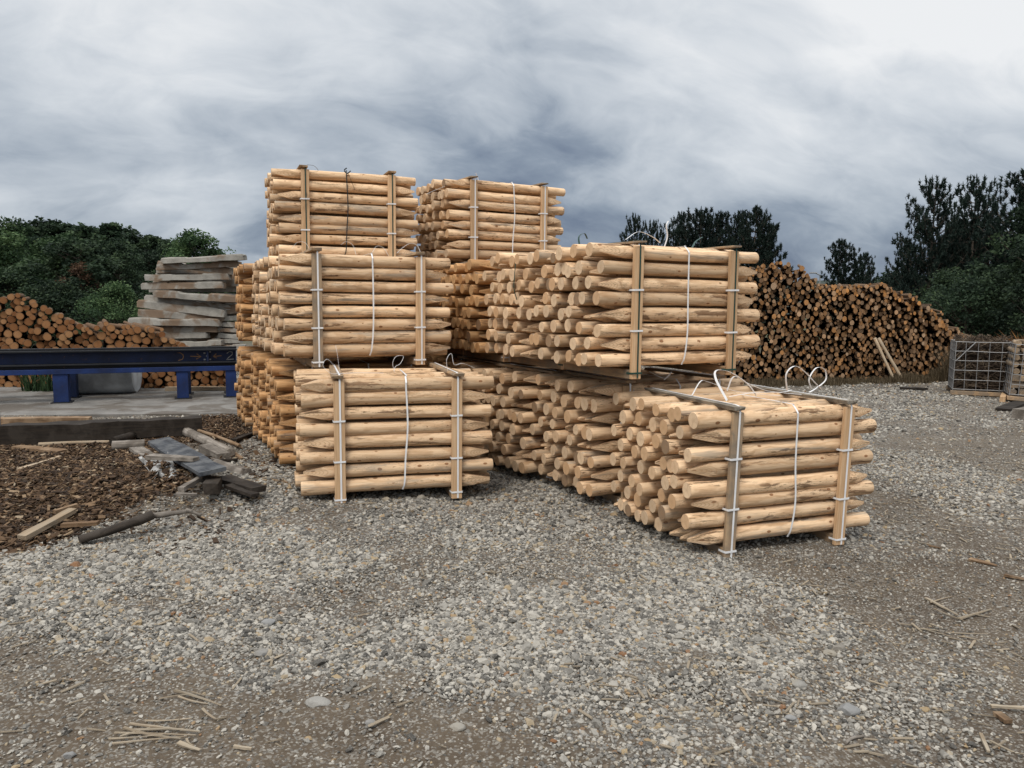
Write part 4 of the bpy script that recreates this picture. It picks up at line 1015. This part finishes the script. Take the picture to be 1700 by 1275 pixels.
ci = np.clip((u_ * 3.4 + top * 1.2 + rg.normal(0, .3, n)), 0, 3.999); c0 = pal[ci.astype(int)]; c1 = pal[np.minimum(ci.astype(int) + 1, 4)]; fr = (ci % 1)[:, None]
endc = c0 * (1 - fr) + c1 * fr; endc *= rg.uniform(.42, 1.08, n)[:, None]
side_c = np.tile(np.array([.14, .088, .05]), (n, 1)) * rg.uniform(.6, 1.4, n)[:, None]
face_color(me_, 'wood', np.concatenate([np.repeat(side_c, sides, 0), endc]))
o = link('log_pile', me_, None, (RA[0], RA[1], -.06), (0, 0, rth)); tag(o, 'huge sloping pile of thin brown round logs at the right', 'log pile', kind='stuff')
# weeds and dead grass along its foot
Vs, Fs, off = [], [], 0
for k in range(46):
    s_ = rng.uniform(.12, 1.0); q = RA + rv * s_ + np.array([.12, -.35]) * rng.uniform(.6, 2.2); hh_ = (.16 + .75 * max(0, s_ - .5)) * rng.uniform(.6, 1.2)
    V1, F1 = blades(int(150 + 200 * s_), q[0], q[1], .32, .22, hh_, .014, 300 + k, -.07, .5); Vs.append(V1); Fs.append(F1 + off); off += len(V1)
V1 = np.concatenate(Vs); F1 = np.concatenate(Fs); me_ = npmesh('dry_grass', V1, F1, [M_straw]); tint(me_, np.clip(rng.normal(.35, .25, len(F1)), 0, 1))
tag(link('dry_grass', me_), 'dead grass and weeds at the foot of the log pile', 'dry grass', kind='stuff')
for k, (a_, b_, c_, d_, lb) in enumerate(((1443, 561, 1451, 621, 'left'), (1449, 561, 1465, 622, 'right'))):
    s0, _ = ralong(a_, b_); s1, _ = ralong(c_, d_); n_ = np.array([math.sin(rth), -math.cos(rth)])
    pt = RA + rv / RL * s0 + n_ * .16; pb = RA + rv / RL * s1 + n_ * .62
    stick('pole', 'pale peeled pole leaning on the log pile, %s one of two' % lb, 'pole', (pt[0], pt[1], yp(a_, b_, pt[1])[2]), (pb[0], pb[1], -.05), .075, .07, M_scrappale, round_=True, seed=33 + k)

# ------------------------------------------------------------------ concrete sleepers
def sleeper_mesh(seed, L, h_, w_):
    rg = np.random.default_rng(seed); xs = np.array([-.5, -.485, -.36, -.20, -.17, .17, .20, .36, .485, .5]) * L
    top = np.array([.7, .95, 1, 1, .86, .86, 1, 1, .95, .7]); top = top + rg.normal(0, .03, 10); vs = []
    for i, x_ in enumerate(xs):
        hh_ = h_ * top[i]; ww = w_ * (1 if 1 <= i <= 8 else .86)
        xe = [rg.normal(0, .012) for _ in range(6)]
        sec = [(-ww / 2, 0), (ww / 2, 0), (ww / 2 * .99, hh_ * .8), (ww / 2 * .9, hh_), (-ww / 2 * .9, hh_), (-ww / 2 * .99, hh_ * .8)]
        for (y_, z_), q in zip(sec, xe): vs.append((x_ + q, y_ + rg.normal(0, .004), z_ + rg.normal(0, .004)))
    fs = [(i * 6 + j, i * 6 + (j + 1) % 6, (i + 1) * 6 + (j + 1) % 6, (i + 1) * 6 + j) for i in range(9) for j in range(6)]
    fs += [tuple(reversed(range(6))), tuple(54 + j for j in range(6))]
    return pymesh('concrete_sleeper', vs, fs, [M_conc])
SY = 17.6
ORD = ['topmost', 'second from the top', 'third from the top', 'fourth from the top', 'fifth from the top', 'sixth from the top', 'seventh from the top', 'eighth from the top', 'ninth from the top', 'tenth from the top', 'eleventh from the top', 'twelfth from the top', 'thirteenth from the top']
def px_sleeper(x0, y0, x1, y1, Y, th_px, seed, label, group=None):     # y0, y1: centre line at the ends
    a_, b_ = yp(x0, y0, Y), yp(x1, y1, Y); d = b_ - a_; L = np.linalg.norm(d); h_ = (th_px - .6) * Y / FPX
    o = link('concrete_sleeper', sleeper_mesh(seed, L, h_, .24), None, (a_ + b_) / 2 - np.array([0, 0, h_ / 2]))
    yw = np.random.default_rng(seed).normal(0, .05)
    o.rotation_euler = (0, -math.atan2(d[2], math.hypot(d[0], d[1])), yw); tag(o, label, 'concrete sleeper', group)
SL = [(268, 433, 409, 427, 10), (262, 444, 400, 438, 10), (263, 437, 391, 451, 11), (244, 461, 382, 459, 11), (237, 475, 374, 473, 12), (256, 487, 397, 496, 13), (243, 493, 390, 512, 10),
      (230, 503, 376, 520, 14), (234, 519, 372, 527, 13), (217, 533, 365, 535, 13), (232, 546, 362, 546, 11), (262, 556, 346, 555, 12), (300, 571, 372, 568, 10)]
for k, (a_, b_, c_, d_, h_) in enumerate(SL):
    px_sleeper(a_, b_, c_, d_, SY + (.10 if k in (2, 6) else 0) - .14 * (k in (0, 5, 9)), h_, 60 + k, 'weathered concrete sleeper, %s in the stack by the log pile' % ORD[k])
for k in range(12):
    y0 = 446 + k * 11.6; px_sleeper(252 + rng.uniform(-6, 14), y0 + rng.uniform(-2, 2), 404 + rng.uniform(-16, 6), y0 + rng.uniform(-3, 3), SY + .50, 13, 90 + k, 'concrete sleeper seen in the gaps behind the front sleepers', 'sleepers behind the front of the stack')
for k in range(9):
    y0 = 500 + k * 9.3; px_sleeper(358 + rng.uniform(-8, 8), y0, 402 + rng.uniform(-12, 8), y0 + rng.uniform(-3, 3), SY + .12, 8.5, 110 + k, 'short broken concrete piece at the right end of the sleeper stack', 'broken concrete pieces right of the sleepers')

# ------------------------------------------------------------------ wire cages at the right
def wire(name, pts, r_, parent, mat=M_zinc):
    vs, n = [], 6; pts = [np.array(q, float) for q in pts]
    for i, q in enumerate(pts):
        tg = pts[min(i + 1, len(pts) - 1)] - pts[max(i - 1, 0)]; tg /= np.linalg.norm(tg); up = np.array([0, 0, 1.]) if abs(tg[2]) < .9 else np.array([1., 0, 0])
        a_ = np.cross(tg, up); a_ /= np.linalg.norm(a_); b_ = np.cross(tg, a_)
        for k in range(n): vs.append(q + r_ * (a_ * math.cos(6.283 * k / n) + b_ * math.sin(6.283 * k / n)))
    fs = [(i * n + k, i * n + (k + 1) % n, (i + 1) * n + (k + 1) % n, (i + 1) * n + k) for i in range(len(pts) - 1) for k in range(n)]
    return link(name, pymesh(name, vs, fs, [mat], True), parent)
CY = R(-25)
def cage(px0, px1, base_py, H_, label, seed, tilt=0.0, diag=True):
    q = gp((px0 + px1) / 2, base_py); a_, b_ = gp(px0, base_py), gp(px1, base_py); Wd = b_[0] - a_[0]; Dp = .95; rg = np.random.default_rng(seed)
    root = empty('wire_cage', (q[0], q[1], G(q[0], q[1]) + .10), CY); root.rotation_euler = (0, R(tilt), CY); tag(root, label, 'wire cage')
    hw = Wd / 2; lv = np.linspace(.02, H_, 6)
    for z_ in lv:
        bow = rg.normal(0, .006, 4)
        wire('cage_wire', [(-hw, 0, z_), (-hw * .4, bow[0], z_ + bow[1]), (hw * .4, bow[2], z_ + bow[3]), (hw, 0, z_)], .007, root)
        wire('cage_wire', [(-hw, 0, z_), (-hw, Dp, z_)], .008, root); wire('cage_wire', [(hw, 0, z_), (hw, Dp, z_)], .008, root); wire('cage_wire', [(-hw, Dp, z_), (hw, Dp, z_)], .008, root)
    for x_ in np.linspace(-hw, hw, 6):
        wire('cage_wire', [(x_, 0, .0), (x_ + rg.normal(0, .008), 0, H_)], .006 if abs(x_) < hw - .01 else .010, root); wire('cage_wire', [(x_, Dp, .0), (x_, Dp, H_)], .008, root)
    for y_ in np.linspace(.2, .8, 4) * Dp:
        for x_ in (-hw, hw): wire('cage_wire', [(x_, y_, .0), (x_, y_, H_)], .008, root)
    if diag: wire('cage_brace', [(-hw + .02, -.012, H_ * .6), (-hw * .3, -.012, H_)], .011, root)
    link('base_board', bevel_box('base_board', Wd + .08, .12, .07, M_cross), root, (0, -.03, -.045)); link('base_board', bevel_box('base_board', Wd + .08, .12, .07, M_cross), root, (0, Dp - .03, -.045))
    link('deck', bevel_box('deck', Wd + .04, Dp, .014, M_scrapdark), root, (0, Dp / 2 - .0, -.002 - .0))
    return root, hw, Dp, H_
root, hw, Dp, H_ = cage(1589, 1669, 652, .93, 'wire cage full of dark brushwood before the log pile', 4)
c0_ = np.array(root.location)
def brush(n, seed, hw, Dp, H_, over=.0):
    rg = np.random.default_rng(seed); Vs, Fs = [], []
    for k in range(n):
        c = np.array([rg.uniform(-hw * .9, hw * .9), rg.uniform(.05, Dp - .05), rg.uniform(.03, H_ * .93 + over)]); d = np.array([rg.normal(0, 1), rg.normal(0, .6), rg.normal(0, .45)]); d /= np.linalg.norm(d); L = rg.uniform(.1, .35)
        a_, b_ = c - d * L, c + d * L
        for q in (a_, b_): q[0] = np.clip(q[0], -hw + .015, hw - .015); q[1] = np.clip(q[1], .015, Dp - .015); q[2] = np.clip(q[2], .015, H_ + over + .05)
        s1 = np.cross(d, [0, 0, 1.]); s1 /= np.linalg.norm(s1) + 1e-6; s2 = np.cross(d, s1); r_ = rg.uniform(.003, .010); m_ = len(Vs)
        for q in (a_, b_):
            for aa in (0, 2.1, 4.2): Vs.append(q + r_ * (s1 * math.cos(aa) + s2 * math.sin(aa)))
        Fs += [(m_, m_ + 1, m_ + 4, m_ + 3), (m_ + 1, m_ + 2, m_ + 5, m_ + 4), (m_ + 2, m_, m_ + 3, m_ + 5)]
    return Vs, Fs
M_brush = wood_mat('dead_brushwood', (.085, .06, .042), (.045, .032, .024), (.17, .13, .09))
Vs, Fs = brush(2600, 1, hw, Dp, H_, .08); o = link('brushwood', pymesh('brushwood', Vs, Fs, [M_brush]), None, c0_, (0, 0, CY)); tag(o, 'dark tangled brushwood filling the wire cage', 'brushwood', kind='stuff')
root2, hw2, Dp2, H2 = cage(1682, 1742, 662, .92, 'wire cage of firewood cut by the right picture edge', 9, tilt=3, diag=False)
p0_ = np.array(root2.location); M_fire = wood_mat('firewood', (.36, .27, .18), (.20, .14, .085), (.15, .13, .11))
rg = np.random.default_rng(5); kk = 0
for zz in np.arange(.07, .98, .125):
    for xx in np.arange(-hw2 + .09, hw2 - .05, .135):
        kk += 1; L = rg.uniform(.6, .8)
        lx, ly = xx + rg.normal(0, .012), .10 + rg.uniform(0, .05); cc_, ss_ = math.cos(CY), math.sin(CY)
        w_ = p0_ + np.array([lx * cc_ - ly * ss_, lx * ss_ + ly * cc_, zz])
        stick('firewood_log', 'split pale log in the cage at the right edge', 'firewood', w_, w_ + np.array([-ss_ * L + rg.normal(0, .03), cc_ * L, 0]), .115, .11, M_fire, 'firewood in the right cage', round_=rg.random() < .6, seed=200 + kk, seg=2, taper=.95)
stick('timber_block', 'orange timber foot under the right firewood cage', 'block', gs(1664, 663, .05), gs(1668, 655, .05), .09, .10, M_board, seed=41, seg=2, taper=1)
stick('plank', 'dark bent board lying before the firewood cage', 'plank', gs(1664, 680, .03), gs(1696, 668, .07), .22, .04, M_scrapdark, seed=42)
stick('timber_block', 'dark block at the right edge before the cages', 'block', gs(1692, 688, .08), gs(1712, 684, .08), .2, .16, M_drift, seed=43, seg=2, taper=1)

# ------------------------------------------------------------------ trees
M_leafA = foliage_mat('leaf_dark', (.013, .025, .016), (.032, .056, .030), (.062, .095, .044))
M_leafB = foliage_mat('leaf_green', (.020, .042, .020), (.056, .10, .042), (.11, .165, .07))
M_leafR = foliage_mat('leaf_rusty', (.05, .028, .018), (.085, .05, .03), (.12, .075, .04))
M_pine = foliage_mat('pine_needle', (.009, .017, .014), (.019, .034, .027), (.036, .056, .040))
M_trunk = wood_mat('tree_bark', (.085, .065, .05), (.045, .035, .028), (.10, .09, .075), axis=2)
def tube_mesh(name, segs, mat, n=6):
    vs, fs = [], []
    for (a_, b_, r0, r1) in segs:
        a_, b_ = np.array(a_, float), np.array(b_, float); tg = b_ - a_; tg /= np.linalg.norm(tg) + 1e-9; up = np.array([0, 0, 1.]) if abs(tg[2]) < .9 else np.array([1., 0, 0])
        s1 = np.cross(tg, up); s1 /= np.linalg.norm(s1); s2 = np.cross(tg, s1); m_ = len(vs)
        for q, r_ in ((a_, r0), (b_, r1)):
            for k in range(n): vs.append(q + r_ * (s1 * math.cos(6.283 * k / n) + s2 * math.sin(6.283 * k / n)))
        fs += [(m_ + k, m_ + (k + 1) % n, m_ + n + (k + 1) % n, m_ + n + k) for k in range(n)]
    return pymesh(name, vs, fs, [mat], True)
def leaves(C_, size, rg, aspect=.55, up=.3):
    n = len(C_); d = rg.normal(0, 1, (n, 3)); d[:, 2] *= .6; d /= np.linalg.norm(d, axis=1)[:, None]
    q = rg.normal(0, 1, (n, 3)); q[:, 2] += up; s_ = np.cross(d, q); s_ /= np.linalg.norm(s_, axis=1)[:, None]
    L = (size * rg.uniform(.6, 1.3, n))[:, None]
    V_ = np.stack([C_ - d * L, C_ + s_ * L * aspect, C_ + d * L, C_ - s_ * L * aspect], 1).reshape(-1, 3)
    F_ = np.arange(4 * n).reshape(n, 4); return V_, F_
def broadleaf(seed, H_, Rd, nclump=90, per=150, leaf=.11, low=.12):
    """H_ tall, crown radius Rd, foot at the origin"""
    rg = np.random.default_rng(seed); segs = [((0, 0, -.2), (rg.normal(0, .1), rg.normal(0, .1), H_ * .45), .04 * H_ / 2, .03 * H_ / 2)]
    tip = np.array([rg.normal(0, .2), rg.normal(0, .2), H_ * .8]); segs.append((segs[0][1], tip, .015 * H_, .006 * H_))
    cl, rad, tn = [], [], []
    for k in range(nclump):
        u_ = rg.random() ** .8; z_ = H_ * (low + (1 - low) * u_); prof_ = math.sin(min(1, (u_ * .88 + .12)) * 3.05) ** .6 * (1 - .25 * u_)
        a_ = rg.uniform(0, 6.283); rr = Rd * prof_ * rg.uniform(.35, 1.05) * (1 + .22 * math.sin(3 * a_ + seed))
        c = np.array([rr * math.cos(a_), rr * math.sin(a_), z_]); cl.append(c); rad.append(Rd * rg.uniform(.14, .30)); tn.append(rg.uniform(.02, .85))
        if k % 2 == 0:
            b0 = np.array([0, 0, max(H_ * .15, z_ - rr * .7)]); segs.append((b0, c, .007 * H_, .002 * H_))
    P_, T_ = [], []
    for c, r_, t_ in zip(cl, rad, tn):
        m_ = int(per * rg.uniform(.6, 1.3)); d = rg.normal(0, 1, (m_, 3)); d /= np.linalg.norm(d, axis=1)[:, None]; d *= (rg.random(m_) ** .4)[:, None]
        d[:, 2] *= .7; P_.append(c + d * r_); T_.append(np.clip(t_ + rg.normal(0, .14, m_) + .1 * d[:, 2], 0, 1))
    P_ = np.concatenate(P_); T_ = np.concatenate(T_); V_, F_ = leaves(P_, leaf, rg)
    crown = npmesh('crown', V_, F_); tint(crown, T_)
    return crown, tube_mesh('trunk', segs, M_trunk)
def pine(seed, H_, Rd, dens=1.0, bare=.12, needle=.15):
    rg = np.random.default_rng(seed); segs = []; lean_ = rg.normal(0, .02 * H_, 2); n = 10
    ax = [np.array([lean_[0] * (k / n) ** 2, lean_[1] * (k / n) ** 2, H_ * k / n - (.2 if k == 0 else 0)]) for k in range(n + 1)]
    for k in range(n): segs.append((ax[k], ax[k + 1], .016 * H_ * (1 - k / n) + .012, .016 * H_ * (1 - (k + 1) / n) + .012))
    P_, D_, T_ = [], [], []
    levels = int(21 * (.8 + .2 * dens))
    for l_ in range(levels):
        u_ = bare + (1 - bare) * (l_ + .5) / levels; z0 = H_ * u_; base = np.array([lean_[0] * u_ ** 2, lean_[1] * u_ ** 2, z0])
        length = Rd * (1 - u_) ** .62 * 1.15 * rg.uniform(.75, 1.1) + .05 * Rd
        nb = 5 + rg.integers(0, 3); a0_ = rg.uniform(0, 6.28)
        for k in range(nb):
            if rg.random() < .05: continue
            a_ = a0_ + 6.283 * k / nb + rg.normal(0, .25); L = length * rg.uniform(.6, 1.15); rise = rg.uniform(.15, .5) + .5 * u_
            pts = []
            for q in np.linspace(0, 1, 5): pts.append(base + np.array([math.cos(a_) * L * q, math.sin(a_) * L * q, L * (rise * q ** 1.6 - .08 * math.sin(q * 3.14))]))
            for q in range(4): segs.append((pts[q], pts[q + 1], .020 * (1 - q / 5) * H_ / 6, .016 * (1 - q / 4.4) * H_ / 6))
            nt = max(3, int(L / .085 * dens))
            for q in range(nt):
                s_ = rg.uniform(.25, 1) if q else 1.0; i_ = min(3, int(s_ * 4)); f_ = s_ * 4 - i_; c = pts[i_] * (1 - f_) + pts[i_ + 1] * f_
                side = rg.normal(0, .10 * L * (1.1 - s_) + .035 * H_ / 6, 3); side[2] = abs(side[2]) * .8; end = c + side + np.array([0, 0, .06 * H_ / 6])
                if np.linalg.norm(side) > .1: segs.append((c, end, .008, .005))
                m_ = 26; dd = rg.normal(0, .62, (m_, 3)) + np.array([math.cos(a_) * .35, math.sin(a_) * .35, .75]); dd /= np.linalg.norm(dd, axis=1)[:, None]
                start = end + dd * .0 - np.array([0, 0, 1.]) * rg.uniform(0, .16, m_)[:, None] * H_ / 6
                P_.append(start); D_.append(dd); T_.append(np.clip(rg.uniform(.2, .7) + rg.normal(0, .15, m_), 0, 1))
    # leader shoot
    m_ = 60; dd = rg.normal(0, .4, (m_, 3)) + [0, 0, 1]; dd /= np.linalg.norm(dd, axis=1)[:, None]; P_.append(ax[-1] - np.array([0, 0, 1.]) * rg.uniform(-.04 * H_, .09 * H_, m_)[:, None]); D_.append(dd); T_.append(np.full(m_, .45))
    P_ = np.concatenate(P_); D_ = np.concatenate(D_); T_ = np.concatenate(T_); L = (needle * H_ / 6 * rg.uniform(.6, 1.2, len(P_)))[:, None]
    s_ = np.cross(D_, rg.normal(0, 1, D_.shape)); s_ /= np.linalg.norm(s_, axis=1)[:, None]; w_ = .15
    V_ = np.stack([P_ - s_ * L * w_, P_ + s_ * L * w_, P_ + D_ * L], 1).reshape(-1, 3); F_ = np.arange(len(V_)).reshape(-1, 3)
    crown = npmesh('crown', V_, F_, [M_pine]); tint(crown, T_)
    return crown, tube_mesh('trunk', segs, M_trunk, 5)
BL_ = [broadleaf(s_, 6., 2.3, 110, 120, .085) for s_ in (1, 2, 3)]
BF_ = [broadleaf(s_, 6., 1.7, 90, 100, .10) for s_ in (5, 6, 7)]
PN_ = [pine(s_, 6., 2.0) for s_ in (11, 12, 13)] + [pine(s_, 6., 2.2, .85, .10, .15) for s_ in (14, 15)]
def copies(src, mat):
    out = []
    for c, tr in src:
        c2 = c.copy(); c2.materials.clear(); c2.materials.append(mat); out.append((c2, tr))
    return out
BLA, BLB, BFA = copies(BL_, M_leafA), copies(BL_, M_leafB), copies(BF_, M_leafA)
SHR = [broadleaf(s_, 6., 3.6, 150, 110, .10, low=.02) for s_ in (21, 22)]; SHA, SHB = copies(SHR, M_leafB), copies(SHR, M_leafA)
RUS = copies([broadleaf(31, 6., 2.2, 36, 90, .08)], M_leafR)
def tree(src, px, top_py, Y, label, cat='tree', name='broadleaf_tree', width=1.0, z0=-.05, group=None, seed=0):
    p = yp(px, top_py, Y); H_ = p[2] - z0; s_ = H_ / 6.05; rg = np.random.default_rng(abs(int(px * 7 + Y)) + 1000)
    root = empty(name, (p[0], Y, z0), rg.uniform(0, 6.28)); tag(root, label, cat, group)
    for nm, me_ in (('crown', src[0]), ('trunk', src[1])): o = link(nm, me_, root); o.scale = (s_ * width, s_ * width, s_)
    return root
L_ = [(BLB[0], -25, 372, 26, 'tall leafy tree at the left picture edge', 1.1), (BLB[1], 22, 366, 27, 'leafy tree with spreading top just inside the left edge', .75), (BLA[2], 128, 398, 24, 'big green tree with rusty patches over the log pile', 1.3),
      (BLB[1], 100, 392, 25, 'bright green tree leaning over the middle of the log pile', 1.25), (BLA[0], 190, 405, 26, 'dark round tree left of the concrete stack', 1.0), (BLA[1], 245, 420, 30, 'dark tree right behind the concrete stack', 1.1),
      (BLB[2], 322, 384, 34, 'green rounded tree over the top of the concrete stack', 1.05), (BLA[2], 285, 402, 38, 'small dark tree left of the rounded green tree', .9), (BLA[0], 352, 418, 40, 'low dark tree at the right end of the left wood', .8)]
for k, (sr_, px, ty, Y, lb, wd_) in enumerate(L_): tree(sr_, px, ty, Y, lb, width=wd_)
for k, (px, ty, Y) in enumerate([(50, 380, 44), (72, 366, 46), (95, 370, 45), (118, 378, 48), (142, 376, 44), (168, 384, 50), (188, 374, 46), (208, 380, 47), (228, 396, 52), (248, 394, 50), (270, 398, 52), (300, 402, 54), (10, 385, 46), (-30, 370, 44), (345, 425, 60), (375, 434, 64), (160, 400, 36), (60, 395, 36), (215, 410, 36), (10, 400, 36), (265, 418, 40)]):
    tree(BFA[k % 3], px, ty, Y, 'dark distant tree in the wood behind the left log pile', width=1.15, group='dark trees of the left wood')
tree(RUS[0], 130, 440, 23.2, 'rust brown sapling in front of the big green tree', width=1.0)
tree(SHA[0], 190, 476, 21, 'bright green bush between log pile and concrete stack', 'bush', 'bush', width=1.0)
tree(SHB[1], 95, 470, 22.5, 'dark undergrowth bush behind the log pile peak', 'bush', 'bush', width=1.2)
tree(SHB[0], 20, 455, 23, 'dark bush at the left edge behind the log pile', 'bush', 'bush', width=1.3)
tree(SHB[0], 255, 478, 24, 'low dark bush left of the concrete stack', 'bush', 'bush', width=1.2)
# pines
for k, (px, ty, Y, lb, wd_) in enumerate([(1052, 364, 33, 'small pine at the left end of the middle pine row', .62), (1085, 372, 32, 'second small pine from the left in the middle row', .6), (1122, 357, 33, 'third pine from the left in the middle row', .75), (1166, 352, 32, 'fullest pine in the middle row', .95),
        (1196, 358, 33, 'pine just right of the fullest one in the middle row', .8), (1222, 356, 34, 'slim pine left of the tallest in the middle row', .7), (1252, 350, 31, 'tallest pine at the right of the middle row', .85), (1276, 376, 31.5, 'short pine at the right end of the middle row', .6),
        (1408, 402, 33, 'lone dark pine above the dip in the log pile', .95), (1440, 424, 34, 'low pine touching the lone pine', .7), (1552, 306, 27, 'tall open pine right of the log pile', .78), (1622, 303, 27.5, 'twin topped pine next to the tall open pine', .78), (1590, 372, 30, 'pine filling the gap between the two tall pines', 1.0),
        (1506, 400, 29, 'shorter pine at the left foot of the tall open pine', .75), (1652, 352, 28, 'dense pine near the right picture edge', 1.2)]):
    tree(PN_[(3 + k % 2) if k in (0, 1, 10, 11) else k % 3], px, ty, Y, lb, 'pine', 'pine_tree', width=wd_)
tree(PN_[1], 1706, 292, 25, 'tall dark pine at the right picture edge', 'pine', 'pine_tree', width=1.0)
tree(BLA[1], 1725, 330, 24, 'dark leafy tree cut by the right picture edge', width=.8)
tree(BLA[2], 1722, 400, 21, 'green tree low at the right picture edge', width=.9)
tree(SHB[0], 1590, 455, 24.5, 'dark thicket behind the right end of the log pile', 'bush', 'bush', width=1.15)
tree(SHB[1], 1690, 440, 24.0, 'dark thicket at the right edge behind the ferns', 'bush', 'bush', width=1.3)
tree(SHB[1], 1612, 462, 22.3, 'green bush with reddish tips behind the wire cage', 'bush', 'bush', width=1.0)
tree(SHB[0], 1500, 455, 30, 'dark undergrowth between pines and log pile', 'bush', 'bush', width=1.3)
# rusty ferns behind the cages
M_fern = foliage_mat('rusty_fern', (.10, .045, .018), (.22, .10, .035), (.34, .17, .06))
Vs, Fs, off = [], [], 0
for k in range(26):
    px = rng.uniform(1622, 1720); Y = rng.uniform(18.3, 20.0); q = yp(px, 560, Y); V1, F1 = blades(110, q[0], Y, .30, .2, max(.2, yp(px, 549 + rng.uniform(0, 16), Y)[2] + .1) * rng.uniform(.8, 1.05), .05, 700 + k, -.06, 1.3); Vs.append(V1); Fs.append(F1 + off); off += len(V1)
me_ = npmesh('dry_fern', np.concatenate(Vs), np.concatenate(Fs), [M_fern]); tint(me_, np.clip(rng.normal(.5, .25, len(me_.polygons)), 0, 1)); tag(link('dry_fern', me_), 'rust orange dead ferns behind the wire cages', 'ferns', kind='stuff')
Vs, Fs, off = [], [], 0
for k in range(30):
    px = rng.uniform(1590, 1720); Y = rng.uniform(17.2, 18.6); q = yp(px, 560, Y); V1, F1 = blades(150, q[0], Y, .35, .2, .85, .014, 800 + k, -.06, .9); Vs.append(V1); Fs.append(F1 + off); off += len(V1)
me_ = npmesh('brush_heap', np.concatenate(Vs), np.concatenate(Fs), [M_straw]); tint(me_, np.clip(rng.normal(.25, .25, len(me_.polygons)), 0, 1)); tag(link('brush_heap', me_), 'dry brown brush heap behind the wire cages', 'brush heap', kind='stuff')
# street lamp far behind the log pile
lp = empty('street_lamp', (yp(1361, 470, 60)[0], 60, -.05)); tag(lp, 'pale street lamp far behind the log pile', 'street lamp')
hz = yp(1361, 456, 60)[2]
link('pole', tube_mesh('pole', [((0, 0, 0), (0, 0, hz), .07, .05), ((0, 0, hz), (-.35, 0, hz + .16), .045, .04)], M_zinc, 8), lp)
link('lamp_head', bevel_box('lamp_head', .55, .2, .10, M_zinc, .02), lp, (-.55, 0, hz + .18))
# low wooded ridge closing the horizon on either side
def ridge(name, x0, x1, Y, h_, label, seed):
    rg = np.random.default_rng(seed); xs = np.linspace(x0, x1, 90); vs = []
    for d, k in ((0, 0), (14, .55), (34, 1.0), (70, .9), (110, 0)):
        for x_ in xs: e = min(1, (x_ - x0) / 30, (x1 - x_) / 30); vs.append((x_, Y + d, -.3 + h_ * k * max(0, e) * (.75 + .5 * float(fbm(x_, d, .05, 4)))))
    fs = [(i * 90 + j, i * 90 + j + 1, (i + 1) * 90 + j + 1, (i + 1) * 90 + j) for i in range(4) for j in range(89)]
    o = link(name, pymesh(name, vs, fs, [M_hill], True)); tag(o, label, kind='structure')
M_hill = plain('wooded_hill', (.022, .034, .026), .95, var=.4, nscale=.35, bump=.0)
ridge('hill', -170, -8, 110, 7, 'low wooded hill behind the left wood', 1)
ridge('hill', 30, 190, 110, 7, 'low wooded hill behind the right pines', 2)
